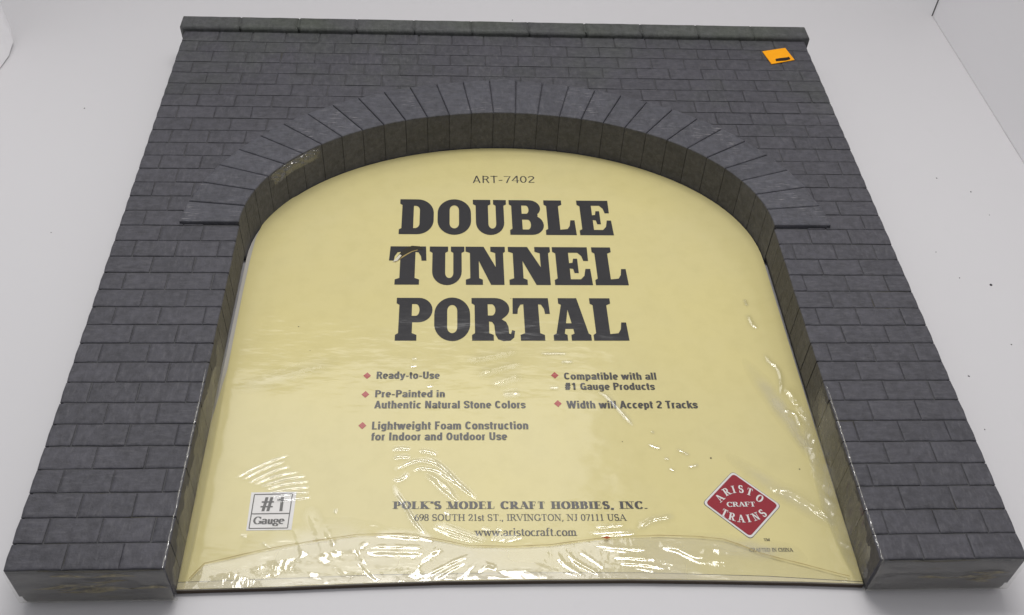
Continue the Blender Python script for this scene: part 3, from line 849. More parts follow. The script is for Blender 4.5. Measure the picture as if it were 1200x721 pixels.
# ---- plain condensed sans letters, same pen with even stroke
def E_(cx, cy, rx, ry): return A_(cx, cy, rx, ry, 90, 450, 20)
SG = {
 'R': (.54, [([(.13, 0), (.13, 1)], 'k'), ([(.13, .92), (.28, .92)] + A_(.28, .72, .14, .20, 90, -90, 8) + [(.13, .52)], 'c'), ([(.30, .52), (.45, 0)], 'k')]),
 'P': (.52, [([(.13, 0), (.13, 1)], 'k'), ([(.13, .92), (.28, .92)] + A_(.28, .70, .15, .22, 90, -90, 8) + [(.13, .48)], 'c')]),
 'U': (.56, [([(.13, 1), (.13, .28)] + A_(.28, .28, .15, .20, 180, 360, 10) + [(.43, 1)], 'c')]),
 'A': (.54, [([(.08, 0), (.27, 1)], 'k'), ([(.27, 1), (.46, 0)], 'k'), ([(.14, .28), (.40, .28)], 'c')]),
 'N': (.58, [([(.13, 0), (.13, 1)], 'k'), ([(.14, 1), (.44, 0)], 'k'), ([(.45, 0), (.45, 1)], 'k')]),
 'S': (.52, [([(.42, .72)] + A_(.26, .73, .16, .19, 10, 230, 10) + A_(.26, .27, .16, .19, 50, -170, 10), 'c')]),
 'C': (.54, [(A_(.28, .5, .16, .42, 40, 320, 18), 'c')]),
 'G': (.56, [(A_(.28, .5, .16, .42, 40, 330, 18), 'c'), ([(.30, .46), (.45, .46), (.45, 0)], 'c')]),
 'L': (.46, [([(.13, 0), (.13, 1)], 'k'), ([(.13, .08), (.42, .08)], 'c')]),
 'F': (.46, [([(.13, 0), (.13, 1)], 'k'), ([(.13, .92), (.42, .92)], 'c'), ([(.13, .50), (.38, .50)], 'c')]),
 'I': (.28, [([(.14, 0), (.14, 1)], 'k')]),
 'O': (.56, [(E_(.28, .5, .16, .42), 'c')]),
 'W': (.78, [([(.07, 1), (.22, 0)], 'k'), ([(.22, 0), (.38, 1)], 'k'), ([(.38, 1), (.54, 0)], 'k'), ([(.54, 0), (.69, 1)], 'k')]),
 'T': (.48, [([(.24, 0), (.24, 1)], 'k'), ([(.03, .92), (.45, .92)], 'c')]),
 'a': (.46, [([(.36, 0), (.36, .48)] + A_(.23, .50, .13, .16, 0, 165, 8), 'c'), (E_(.22, .21, .12, .15), 'c')]),
 'b': (.48, [([(.12, 0), (.12, 1)], 'k'), (E_(.25, .36, .13, .30), 'c')]),
 'c': (.44, [(A_(.24, .36, .13, .30, 45, 315, 14), 'c')]),
 'd': (.48, [([(.36, 0), (.36, 1)], 'k'), (E_(.23, .36, .13, .30), 'c')]),
 'e': (.46, [([(.10, .34), (.37, .34)], 'c'), (A_(.235, .36, .135, .30, 0, 310, 16), 'c')]),
 'f': (.30, [([(.13, 0), (.13, .78)] + A_(.24, .78, .11, .14, 180, 90, 5) + [(.28, .92)], 'c'), ([(.02, .66), (.28, .66)], 'c')]),
 'g': (.48, [([(.36, .72), (.36, -.02)] + A_(.23, -.02, .13, .14, 0, -150, 8), 'c'), (E_(.23, .38, .13, .28), 'c')]),
 'h': (.48, [([(.12, 0), (.12, 1)], 'k'), ([(.12, .48)] + A_(.24, .50, .12, .16, 160, 0, 7) + [(.36, 0)], 'c')]),
 'i': (.25, [([(.125, 0), (.125, .72)], 'k'), ([(.125, .85), (.125, 1)], 'k')]),
 'k': (.46, [([(.12, 0), (.12, 1)], 'k'), ([(.12, .30), (.38, .72)], 'k'), ([(.22, .44), (.40, 0)], 'k')]),
 'l': (.25, [([(.125, 0), (.125, 1)], 'k')]),
 'm': (.70, [([(.12, 0), (.12, .72)], 'k'), ([(.12, .48)] + A_(.235, .50, .115, .16, 160, 0, 7) + [(.35, 0)], 'c'), ([(.35, .48)] + A_(.465, .50, .115, .16, 160, 0, 7) + [(.58, 0)], 'c')]),
 'n': (.48, [([(.12, 0), (.12, .72)], 'k'), ([(.12, .48)] + A_(.24, .50, .12, .16, 160, 0, 7) + [(.36, 0)], 'c')]),
 'o': (.48, [(E_(.24, .36, .14, .30), 'c')]),
 'p': (.48, [([(.12, -.2), (.12, .72)], 'k'), (E_(.25, .36, .13, .30), 'c')]),
 'r': (.32, [([(.12, 0), (.12, .72)], 'k'), ([(.12, .48)] + A_(.25, .50, .12, .16, 160, 80, 5), 'c')]),
 's': (.42, [([(.33, .50)] + A_(.21, .52, .12, .14, 10, 230, 9) + A_(.21, .20, .12, .14, 50, -170, 9), 'c')]),
 't': (.29, [([(.13, .92), (.13, .18)] + A_(.22, .18, .09, .12, 180, 280, 5), 'c'), ([(.02, .66), (.27, .66)], 'c')]),
 'u': (.48, [([(.12, .72), (.12, .22)] + A_(.24, .22, .12, .16, 180, 340, 7), 'c'), ([(.36, 0), (.36, .72)], 'k')]),
 'w': (.66, [([(.07, .72), (.19, 0)], 'k'), ([(.19, 0), (.32, .70)], 'k'), ([(.33, .70), (.45, 0)], 'k'), ([(.45, 0), (.58, .72)], 'k')]),
 'y': (.46, [([(.08, .72), (.24, .04)], 'k'), ([(.39, .72), (.24, .02), (.18, -.12), (.06, -.13)], 'c')]),
 '-': (.32, [([(.05, .36), (.27, .36)], 'c')]),
 '#': (.56, [([(.16, 0), (.24, 1)], 'k'), ([(.34, 0), (.42, 1)], 'k'), ([(.05, .32), (.50, .32)], 'c'), ([(.07, .66), (.52, .66)], 'c')]),
 '1': (.46, [([(.26, 0), (.26, 1)], 'k'), ([(.24, .86), (.08, .78)], 'c')]),
 '2': (.48, [(A_(.24, .72, .15, .20, 170, -30, 9) + [(.10, .14), (.09, .08), (.42, .08)], 'c')]),
 '7': (.48, [([(.05, .92), (.42, .92), (.30, .50), (.20, 0)], 'c')]),
 '4': (.50, [([(.36, 0), (.36, 1)], 'k'), ([(.34, .96), (.06, .30), (.48, .30)], 'c')]),
 '0': (.48, [(E_(.24, .5, .16, .43), 'c')]),
 ' ': (.24, []),
}
def sans(name, txt, x0, x1, yb, cap, mat, parent, thick=.17, z=INK_Z, tilt=0.0, spread=1.0):
    V, F = [], []
    x = 0.0; lvl = 0
    for ch in txt:
        adv, strokes = SG[ch]
        RG['\0'] = (adv, strokes, [])
        _, polys = glyph_quads('\0', thick, thick * .82)
        for le, ri in polys:
            b = len(V); n = len(le)
            zz = float(lvl % 9); lvl += 1
            V += [(x + p.x, p.y, zz) for p in le] + [(x + p.x, p.y, zz) for p in ri]
            F += [[b + n + i, b + n + i + 1, b + i + 1, b + i] for i in range(n - 1)]
        x += adv * spread
    v = np.array(V); F = facing_up(v, F)
    sx = (x1 - x0) / (v[:, 0].max() - v[:, 0].min())
    X = x0 + (v[:, 0] - v[:, 0].min()) * sx
    return mk(name, np.stack([X, yb + v[:, 1] * cap + (X - x0) * tilt, z + v[:, 2] * ZSTEP], 1), F, mat, parent)
sans('item_number', 'ART-7402', -.0465, .0437, .6548, .0165, M_INK2, card, .075, tilt=.012, spread=.97)
for txt, xa, xb, y, cap in [
    ('Ready-to-Use', -.1668, -.0908, .2850, .0112), ('Pre-Painted in', -.1670, -.0846, .2566, .0108),
    ('Authentic Natural Stone Colors', -.1672, .0109, .2400, .0112), ('Lightweight Foam Construction', -.1681, .0124, .2092, .0114),
    ('for Indoor and Outdoor Use', -.1681, -.0126, .1938, .0110), ('Compatible with all', .0596, .1727, .2830, .0112),
    ('#1 Gauge Products', .0595, .1689, .2670, .0110), ('Width will Accept 2 Tracks', .0594, .2166, .2388, .0114)]:
    sans('feature_text', txt, xa, xb, y, cap, M_INK2, card, tilt=-.004)
roman('company_name', "POLK'S MODEL CRAFT HOBBIES, INC.", -.1404, .1375, .1026, .0092, M_INK2, card, .27, .055, tilt=-.0105, space=.13)
roman('address_text', '698 SOUTH 21st ST., IRVINGTON, NJ 07111 USA', -.1161, .1134, .0875, .0080, M_INK2, card, .125, .055, tilt=-.0112)
roman('website_text', 'www.aristocraft.com', -.0525, .0575, .0682, .0094, M_INK2, card, .125, .06, tilt=-.011)
roman('origin_text', 'CRAFTED IN CHINA', .2401, .2871, .0453, .0043, M_INK, card, .15, .075, tilt=-.012)
roman('trademark_text', 'TM', .2580, .2648, .0580, .0030, M_INK, card, .16, .09)

# ---- gauge badge
badge = flat('gauge_badge', [(-.2924, .0776), (-.2453, .0778), (-.2447, .1255), (-.2934, .1250)], INK_Z, M_WHITE, card)
def sub(o, parent): o.parent = parent; return o
def offset_parent(parent_obj):   # children of a part share the card's frame
    return parent_obj
def frame_mesh():
    q4 = [(-.2898, .0800), (-.2496, .0800), (-.2490, .1228), (-.2896, .1222)]
    mb = MB()
    def bar(p, q_, w):
        p = Vector(p); q_ = Vector(q_); d = (q_ - p).normalized(); nn = Vector((-d.y, d.x)) * w / 2
        P = [p - nn, q_ - nn, q_ + nn, p + nn]
        mb.add([(a.x, a.y, INK_Z + .0002 + ZSTEP * len(mb.v) / 4) for a in P], [(0, 1, 2, 3)])
    for i in range(4): bar(q4[i], q4[(i + 1) % 4], .0011)
    bar((-.2897, .0978), (-.2494, .0980), .0011)
    return mb
badge_parts = []
fr = frame_mesh().build('badge_frame', M_INK2, card); fr.parent = badge
o = sans('numeral_text', '#1', -.2812, -.2574, .1010, .0175, M_INK2, card, .11, z=INK_Z + .0003); o.parent = badge
o = roman('gauge_word', 'Gauge', -.2866, -.2535, .0853, .0088, M_INK2, card, .19, .07, z=INK_Z + .0003); o.parent = badge

# ---- red diamond emblem
def rounded(poly, r):
    out = []
    n = len(poly)
    for i in range(n):
        a, b, c = Vector(poly[i - 1]), Vector(poly[i]), Vector(poly[(i + 1) % n])
        p = b + (a - b).normalized() * r; q_ = b + (c - b).normalized() * r
        for t in np.linspace(0, 1, 6):
            out.append(tuple((1 - t) ** 2 * p + 2 * t * (1 - t) * b + t * t * q_))
    return out
DIA = [(.2440, .0598), (.2866, .1022), (.2408, .1480), (.1992, .1061)]
cxd, cyd = .2427, .1040
def scale_d(k): return [(cxd + (x - cxd) * k, cyd + (y - cyd) * k) for x, y in DIA]
emblem = flat('diamond_emblem', rounded(scale_d(1.0), .005), INK_Z, M_INK2, card)
o = flat('emblem_border', rounded(scale_d(.985), .005), INK_Z + .0002, M_WHITE, card); o.parent = emblem
o = flat('emblem_field', rounded(scale_d(.915), .0045), INK_Z + .0004, M_RED, card); o.parent = emblem
def place_letters(word, pts, hgt, angs):
    V, F = [], []
    for ch, (px, py), an in zip(word, pts, angs):
        v, f = roman_raw(ch, .21, .08)
        mid = (v[:, 0].max() + v[:, 0].min()) / 2
        c, s = math.cos(math.radians(an)), math.sin(math.radians(an))
        X = (v[:, 0] - mid) * hgt * .95; Y = (v[:, 1] - .5) * hgt
        b = len(V)
        V += list(zip(px + X * c - Y * s, py + X * s + Y * c, INK_Z + .0006 + v[:, 2] * ZSTEP))
        F += [[b + i for i in fc] for fc in f]
    return V, F
V, F = place_letters('ARISTO', [(.2195, .1122), (.2290, .1203), (.2371, .1232), (.2456, .1236), (.2546, .1199), (.2643, .1113)], .0094, (42, 24, 7, -6, -24, -38))
o = mk('arched_word', V, F, M_WHITE, card); o.parent = emblem
o = roman('straight_word', 'CRAFT', .2258, .2576, .1007, .0060, M_WHITE, card, .19, .08, z=INK_Z + .0006); o.parent = emblem
V, F = place_letters('TRAINS', [(.2213, .0930), (.2291, .0880), (.2383, .0856), (.2466, .0857), (.2548, .0879), (.2636, .0922)], .0094, (-32, -20, -6, 6, 20, 32))
o = mk('curved_word', V, F, M_WHITE, card); o.parent = emblem

# ---- little tear over the second title line
flat('torn_hole', [(-0.1546, 0.4885), (-0.1442, 0.4970), (-0.1368, 0.5040), (-0.1301, 0.5090), (-0.1232, 0.5118), (-0.1150, 0.5128), (-0.1200, 0.5185), (-0.131, 0.5195), (-0.1397, 0.5140), (-0.147, 0.504)], INK_Z + .0003, M_TEARDARK, card)
flat('torn_lip', [(-0.1530, 0.4862), (-0.1442, 0.4945), (-0.1366, 0.5018), (-0.1300, 0.5074), (-0.1228, 0.5104), (-0.1232, 0.5116), (-0.1301, 0.5090), (-0.1368, 0.5042), (-0.1442, 0.4974), (-0.1505, 0.4915)], INK_Z + .0004, M_SEAM, card)
v = [(-0.1560, 0.4872, INK_Z + .0006), (-0.1495, 0.4895, INK_Z + .0006), (-0.1440, 0.4972, INK_Z + .003), (-0.1466, 0.4995, INK_Z + .003)]
mk('torn_flap', v, [(0, 1, 2, 3)], M_FLAP, card)
for (x, y, r) in [(.2192, .1663, .0012), (.3186, .1502, .0009), (-.268, .37, .0008), (.0, .42, .0006), (-.25, .33, .0005), (.12, .19, .0006)]:
    mb = MB()
    prism(mb, [(x + r * math.cos(a), y + r * math.sin(a) * .8) for a in np.linspace(0, 2 * math.pi, 8)[:-1]], [(INK_Z, 0), (INK_Z + .0002, r * .2)])
    mb.build('ink_speck', M_INK, card)
# ------------------------------------------------------------------ clear shrink wrap
wrap = empty('shrink_wrap', 'clear crinkled plastic shrink wrap stretched over the card and front edge', 'plastic wrap', (0, 0, -ZT))
SEAM = [[-0.3413, 0.0207], [-0.3289, 0.0379], [-0.2787, 0.0511], [-0.2445, 0.0586], [-0.2054, 0.0652], [-0.1745, 0.07], [-0.1297, 0.0704], [-0.0936, 0.0638], [-0.0576, 0.0551], [-0.0127, 0.0535], [0.028, 0.055], [0.0693, 0.0607], [0.0971, 0.0634], [0.1432, 0.0649], [0.185, 0.0630], [0.2130, 0.0595], [0.2310, 0.0520], [0.2480, 0.0430], [0.2695, 0.0355], [0.2969, 0.0271], [0.3222, 0.0187], [0.3391, 0.0135]]
RIDGES = [
 (0.001,0.0006,[[-0.3134,0.1425],[-0.3025,0.1501],[-0.2921,0.1569],[-0.272,0.1673],[-0.2568,0.1733]]),
 (0.001,0.0006,[[-0.306,0.1399],[-0.2899,0.1509],[-0.2725,0.1602],[-0.2602,0.1645]]),
 (0.001,0.0006,[[-0.2991,0.1356],[-0.2809,0.1473],[-0.2648,0.155],[-0.2537,0.1575]]),
 (0.001,0.0006,[[-0.2918,0.1338],[-0.2747,0.143],[-0.2583,0.148],[-0.2444,0.1505]]),
 (0.001,0.0006,[[-0.2845,0.1312],[-0.2685,0.1378],[-0.2521,0.1428],[-0.2353,0.1452]]),
 (0.001,0.0006,[[-0.2785,0.1278],[-0.2623,0.1335],[-0.2458,0.1368],[-0.2317,0.1375]]),
 (0.001,0.0006,[[-0.2751,0.1236],[-0.2588,0.1276],[-0.2437,0.13],[-0.2304,0.1307]]),
 (0.001,0.0006,[[-0.2717,0.1186],[-0.2554,0.1217],[-0.2416,0.1236],[-0.2297,0.124]]),
 (0.001,0.0006,[[-0.267,0.1136],[-0.2519,0.115],[-0.2381,0.1166],[-0.2277,0.1178]]),
 (0.0015,0.0009,[[-0.1442,0.1793],[-0.135,0.1815],[-0.1219,0.1803]]),
 (0.0015,0.0009,[[-0.1143,0.1779],[-0.1031,0.1767],[-0.0919,0.1721]]),
 (0.0015,0.0009,[[-0.1428,0.1679],[-0.1327,0.1701],[-0.1215,0.1689]]),
 (0.0015,0.0009,[[-0.143,0.1512],[-0.1304,0.1577],[-0.1159,0.1643],[-0.101,0.1631],[-0.0861,0.154],[-0.0696,0.134],[-0.0587,0.1231],[-0.0462,0.1113]]),
 (0.0015,0.0009,[[-0.1086,0.1699],[-0.0973,0.1653],[-0.0843,0.154],[-0.0714,0.1384],[-0.048,0.1123]]),
 (0.0015,0.0009,[[-0.121,0.1499],[-0.1101,0.1542],[-0.0935,0.1507],[-0.0824,0.1429],[-0.0696,0.1319]]),
 (0.0015,0.0009,[[-0.1408,0.1413],[-0.1352,0.139],[-0.1281,0.1433],[-0.1247,0.1499]]),
 (0.0015,0.0009,[[-0.1405,0.1347],[-0.1365,0.1239],[-0.1287,0.109],[-0.1194,0.0943],[-0.1101,0.0778],[-0.1012,0.0677]]),
 (0.0015,0.0009,[[-0.1326,0.1175],[-0.125,0.1047],[-0.1174,0.0881],[-0.1065,0.0737]]),
 (0.0015,0.0009,[[-0.0848,0.098],[-0.0785,0.0938]]),
 (0.0015,0.0009,[[-0.045,0.077],[-0.0344,0.0749]]),
 (0.0015,0.0009,[[-0.0291,0.0768],[-0.0221,0.0737]]),
 (0.0022,0.0016,[[-0.1063,0.1497],[-0.097,0.1409],[-0.0859,0.1277],[-0.0768,0.119],[-0.0678,0.1104]]),
 (0.0022,0.0016,[[-0.1008,0.1475],[-0.0915,0.1386],[-0.0805,0.1277],[-0.0732,0.1179]]),
 (0.0015,0.0006,[[-0.0962,0.0838],[-0.0697,0.0713],[-0.0418,0.0609]]),
 (0.0015,0.0006,[[-0.0909,0.0847],[-0.0627,0.0722],[-0.0383,0.0619]]),
 (0.0015,0.0006,[[-0.0838,0.0795],[-0.0627,0.0692],[-0.0418,0.0599]]),
 (0.0015,0.0006,[[-0.0979,0.0797],[-0.0767,0.0693],[-0.0523,0.0601]]),
 (0.0015,0.0006,[[-0.0275,0.0707],[-0.0348,0.0608]]),
 (0.0015,0.0006,[[-0.0222,0.0707],[-0.0321,0.0608]]),
 (0.0015,0.0006,[[-0.0169,0.0696],[-0.0295,0.0608]]),
 (0.0015,0.0006,[[-0.0117,0.0675],[-0.0278,0.0603]]),
 (0.0015,0.0006,[[-0.0046,0.0684],[-0.0243,0.0599]]),
 (0.0015,0.0006,[[0.0005,0.0654],[-0.0208,0.0596]]),
 (0.003,0.0014,[[-0.1597,0.0634],[-0.1692,0.0585],[-0.1713,0.0504],[-0.1672,0.0404],[-0.1578,0.0285],[-0.1502,0.0168]]),
 (0.003,0.0014,[[-0.0917,0.0605],[-0.0907,0.0534],[-0.0986,0.0464],[-0.1074,0.0396],[-0.1123,0.0278],[-0.1138,0.0181]]),
 (0.003,0.0014,[[-0.1663,0.0554],[-0.138,0.056],[-0.1023,0.0535]]),
 (0.003,0.0014,[[-0.166,0.0504],[-0.1377,0.0494],[-0.1022,0.0479]]),
 (0.003,0.0014,[[-0.16,0.0696],[-0.1349,0.0693],[-0.1097,0.0669],[-0.0935,0.0616]]),
 (0.002,0.0012,[[-0.1723,0.0385],[-0.163,0.0286],[-0.1519,0.0168]]),
 (0.002,0.0012,[[-0.056,0.0449],[-0.0738,0.0371],[-0.0913,0.0275],[-0.1035,0.0219]]),
 (0.002,0.0012,[[-0.0614,0.036],[-0.0773,0.0283],[-0.0929,0.0178]]),
 (0.002,0.0012,[[-0.049,0.0368],[-0.0597,0.0271],[-0.0685,0.0155]]),
 (0.002,0.0012,[[-0.0419,0.0377],[-0.0384,0.0327],[-0.0296,0.0306]]),
 (0.002,0.0012,[[-0.0492,0.025],[-0.0384,0.0317],[-0.0297,0.0276]]),
 (0.002,0.0009,[[0.0337,0.0477],[0.0399,0.0335],[0.0617,0.0175]]),
 (0.002,0.0009,[[0.041,0.0496],[0.0575,0.0313],[0.0746,0.0232]]),
 (0.002,0.0009,[[0.0555,0.0494],[0.0706,0.0371],[0.0822,0.027]]),
 (0.002,0.0009,[[0.0391,0.0237],[0.0564,0.0176]]),
 (0.002,0.0009,[[0.0475,0.0394],[0.0627,0.0293],[0.0793,0.0162]]),
 (0.002,0.0009,[[0.0723,0.0553],[0.0955,0.0509],[0.1316,0.0484]]),
 (0.002,0.0009,[[0.0773,0.0501],[0.1129,0.0446]]),
 (0.002,0.0009,[[0.0889,0.0399],[0.1122,0.0385],[0.1372,0.0362]]),
 (0.002,0.0009,[[0.0971,0.0327],[0.1256,0.0303],[0.1466,0.0261]]),
 (0.002,0.0009,[[0.1143,0.0265],[0.1353,0.0223]]),
 (0.002,0.0009,[[0.0761,0.076],[0.1096,0.0788]]),
 (0.002,0.0009,[[0.0681,0.0688],[0.1235,0.0712]]),
 (0.002,0.0009,[[0.0787,0.0655],[0.1231,0.0681]]),
 (0.002,0.0014,[[0.1235,0.0712],[0.128,0.0775],[0.1401,0.0848],[0.1554,0.0878],[0.1671,0.0909]]),
 (0.004,0.0016,[[0.1433,0.0544],[0.1608,0.049],[0.1845,0.0375],[0.1972,0.0475],[0.2224,0.0451]]),
 (0.004,0.0016,[[0.1809,0.0376],[0.202,0.0333],[0.2197,0.031]]),
 (0.002,0.0013,[[0.3079,0.4192],[0.3094,0.4056]]),
 (0.002,0.0013,[[0.3067,0.3922],[0.3099,0.3734],[0.3153,0.3659]]),
 (0.002,0.0013,[[0.3138,0.326],[0.3185,0.3102],[0.3247,0.3015],[0.327,0.2877],[0.3238,0.2675],[0.3195,0.2543]]),
 (0.002,0.0013,[[0.3178,0.2348],[0.3318,0.2283],[0.3337,0.2094]]),
 (0.005,0.003,[[0.3253,0.2742],[0.3352,0.2542],[0.3439,0.2251],[0.3478,0.2093]]),
 (0.004,0.0028,[[0.2782,0.1237],[0.2985,0.1185],[0.3166,0.1047],[0.3336,0.0875],[0.3467,0.0731]]),
 (0.0015,0.001,[[0.3203,0.0937],[0.3327,0.084],[0.3446,0.0731]]),
 (0.004,0.0012,[[-0.2428,0.0825],[-0.2354,0.0636],[-0.2282,0.0451]]),
 (0.004,0.0012,[[-0.2317,0.1082],[-0.2209,0.0823],[-0.2121,0.0602],[-0.2035,0.0373]]),
 (0.004,0.0012,[[-0.2145,0.087],[-0.2064,0.0726],[-0.2001,0.0616],[-0.1934,0.0447]]),
 (0.0016,0.001,[[-0.2007,0.103],[-0.2008,0.0965]]),
 (0.0016,0.001,[[-0.2743,0.0626],[-0.2698,0.0587]]),
 (0.0016,0.001,[[-0.2977,0.0714],[-0.2902,0.0705]]),
 (0.0016,0.001,[[-0.2736,0.0619],[-0.2628,0.0539]]),
 (0.0016,0.001,[[-0.2552,0.0394],[-0.2528,0.035]]),
 (0.0015,0.0008,[[-0.1255,0.3151],[-0.1188,0.316]]),
 (0.0015,0.0008,[[-0.1274,0.3032],[-0.1185,0.3038]]),
 (0.0015,0.0008,[[-0.1067,0.2713],[-0.0979,0.2727]]),
 (0.004,0.0011,[[-0.0624,0.3135],[-0.0305,0.3194],[0.0065,0.3315]]),
 (0.004,0.0011,[[-0.0491,0.2898],[-0.0174,0.3015],[0.0101,0.3104]]),
 (0.004,0.0011,[[-0.0316,0.2739],[-0.009,0.2839],[0.0093,0.2926]]),
 (0.004,0.0011,[[-0.0165,0.2596],[0.0057,0.2624]]),
 (0.0016,0.0007,[[0.0326,0.3239],[0.067,0.3239]]),
 (0.0016,0.0007,[[0.0569,0.3103],[0.0728,0.3103]]),
 (0.0016,0.0007,[[0.0405,0.2694],[0.0528,0.2693]]),
 (0.0016,0.0007,[[0.0981,0.2634],[0.1104,0.2535],[0.1364,0.2107]]),
 (0.0016,0.0007,[[0.155,0.2038],[0.159,0.2012]]),
 (0.0016,0.0007,[[0.1817,0.1786],[0.1952,0.1695]]),
 (0.0016,0.0007,[[0.1649,0.1659],[0.171,0.1646]]),
 (0.0016,0.0007,[[0.1483,0.1854],[0.1645,0.1788]]),
 (0.0016,0.0007,[[0.1692,0.1519],[0.1749,0.1481]]),
 (0.0016,0.0007,[[0.1905,0.153],[0.2038,0.1567]]),
 (0.005,0.00025,[[-0.3337,0.267],[-0.2796,0.2891],[-0.2108,0.316]]),
]

def value_noise(x, y, seed):
    xi = np.floor(x).astype(int); yi = np.floor(y).astype(int)
    fx = x - xi; fy = y - yi
    fx = fx * fx * (3 - 2 * fx); fy = fy * fy * (3 - 2 * fy)
    def h(a, b):
        n = (a * 374761393 + b * 668265263 + seed * 974711) & 0x7fffffff
        n = ((n ^ (n >> 13)) * 1274126177) & 0x7fffffff
        return ((n ^ (n >> 16)) & 0xffff) / 65535.0
    return (h(xi, yi) * (1 - fx) + h(xi + 1, yi) * fx) * (1 - fy) + (h(xi, yi + 1) * (1 - fx) + h(xi + 1, yi + 1) * fx) * fy

def smooth_line(p, n=10):
    p = [np.array(q) for q in p]
    if len(p) < 3: return p
    P = [2 * p[0] - p[1]] + p + [2 * p[-1] - p[-2]]
    out = []
    for i in range(1, len(P) - 2):
        for t in np.linspace(0, 1, n, endpoint=False):
            a, b, c, d = P[i - 1], P[i], P[i + 1], P[i + 2]
            out.append(.5 * ((2 * b) + (-a + c) * t + (2 * a - 5 * b + 4 * c - d) * t * t + (-a + 3 * b - 3 * c + d) * t ** 3))
    out.append(p[-1])
    return out

def film_sheet():
    st_ = 0.00075
    x0, x1, y0, y1 = -0.3440, 0.3440, 0.0075, 0.46
    nx = int((x1 - x0) / st_); ny = int((y1 - y0) / st_)
    xs = x0 + np.arange(nx) * st_; ys = y0 + np.arange(ny) * st_
    Z = np.zeros((ny, nx)); PR = np.zeros((ny, nx)); GB = np.zeros((ny, nx))
    lrng = np.random.default_rng(3)
    for ri_, (w, hh, pts) in enumerate(RIDGES):
        L = smooth_line(pts)
        if len(pts) == 2: w *= .62; hh *= .55
        hh *= .8 if pts[0][1] > .075 else .5
        seg = np.array(L)
        ln = np.concatenate([[0], np.cumsum(np.linalg.norm(np.diff(seg, axis=0), axis=1))])
        m = w * 5
        ix0 = max(0, int((seg[:, 0].min() - m - x0) / st_)); ix1 = min(nx, int((seg[:, 0].max() + m - x0) / st_) + 1)
        iy0 = max(0, int((seg[:, 1].min() - m - y0) / st_)); iy1 = min(ny, int((seg[:, 1].max() + m - y0) / st_) + 1)
        if ix1 <= ix0 or iy1 <= iy0: continue
        X, Y = np.meshgrid(xs[ix0:ix1], ys[iy0:iy1])
        wob = (value_noise(X * 120, Y * 120, ri_) - .5) * w * 1.1
        best = np.full(X.shape, 1e9); par = np.zeros(X.shape)
        for i in range(len(seg) - 1):
            a, b = seg[i], seg[i + 1]; d = b - a; L2 = (d * d).sum() + 1e-12
            t = np.clip(((X - a[0]) * d[0] + (Y - a[1]) * d[1]) / L2, 0, 1)
            dist = np.hypot(X - a[0] - t * d[0], Y - a[1] - t * d[1])
            up_ = dist < best
            best[up_] = dist[up_]; par[up_] = (ln[i] + t * (ln[i + 1] - ln[i]))[up_]
        u = par / ln[-1]
        env = np.clip(np.minimum(u, 1 - u) * 4.5, 0, 1) ** .8 * (.55 + .75 * value_noise(par * 170, np.full_like(par, ri_ * 3.7), 9))
        dd = best + wob * .35
        Z[iy0:iy1, ix0:ix1] += hh * env * np.exp(-(dd / w) ** 2)
        gain = 1.0 if (w <= .0016 and pts[0][1] > .095) else (.2 if w < .0025 else 0.0)
        kpr = .45 if w > .0035 else 1.0
        GB[iy0:iy1, ix0:ix1] = np.maximum(GB[iy0:iy1, ix0:ix1], gain * np.exp(-(best / (2.0 * w)) ** 2))
        PR[iy0:iy1, ix0:ix1] = np.maximum(PR[iy0:iy1, ix0:ix1], kpr * np.exp(-(best / (2.0 * w)) ** 2) * np.clip(np.minimum(u, 1 - u) * 5, 0, 1))
    X, Y = np.meshgrid(xs, ys)
    sy = np.interp(xs, [p[0] for p in SEAM], [p[1] for p in SEAM])[None, :].repeat(ny, 0)
    band = np.clip((sy - Y) / 0.004, 0, 1)
    # broad slack of the double film under the seam
    bandz = np.clip((sy - Y) / 0.016, 0, 1)
    Z += bandz * (0.0012 * value_noise(X * 20, Y * 40, 21) + 0.0002 * value_noise(X * 70 + Y * 60, Y * 110, 22))
    Z += 0.0012 * value_noise(X * 18, Y * 18, 31)
    fade = np.clip(np.maximum(PR, band * .55), 0, 1)
    hz = band * (.20 + .26 * value_noise(X * 26, Y * 48, 41))
    hz = hz * (1 - .8 * np.clip((X - .15) / .08, 0, 1))
    # milky patches: film scuffs and soft sheen painted in as white haze
    def blob(cx, cy, rx, ry, k, ang=0.0):
        c, s = math.cos(ang), math.sin(ang)
        u_ = ((X - cx) * c + (Y - cy) * s) / rx; v_ = (-(X - cx) * s + (Y - cy) * c) / ry
        return k * np.exp(-(u_ * u_ + v_ * v_)) * (.6 + .8 * value_noise(X * 70, Y * 70, 51))
    for b in [(.316, .235, .008, .045, .42, .35), (.327, .200, .006, .026, .40, .3), (.228, .047, .040, .010, .45, -.12), (.29, .120, .045, .008, .20, -.75),
              (-.22, .060, .05, .02, .16, .1), (-.10, .05, .05, .012, .18, 0)]:
        hz = np.maximum(hz, blob(*b))
    fade = np.maximum(fade, np.clip(hz * 4, 0, 1))
    edge = np.clip((X - x0) / .006, 0, 1) * np.clip((x1 - X) / .006, 0, 1)
    Zf = PAPER_Z + 0.0011 + Z
    keep = fade > 0.06
    kf = keep[:-1, :-1] | keep[1:, :-1] | keep[:-1, 1:] | keep[1:, 1:]
    # front edge follows the card
    pe = np.interp(xs, [p[0] for p in PEDGE], [p[1] for p in PEDGE])[None, :].repeat(ny, 0)
    kf &= (Y > pe)[:-1, :-1]
    J, I = np.nonzero(kf)
    idx = np.arange(nx * ny).reshape(ny, nx)
    quads = np.stack([idx[J, I], idx[J, I + 1], idx[J + 1, I + 1], idx[J + 1, I]], 1)
    used = np.unique(quads)
    remap = np.full(nx * ny, -1); remap[used] = np.arange(len(used))
    quads = remap[quads]
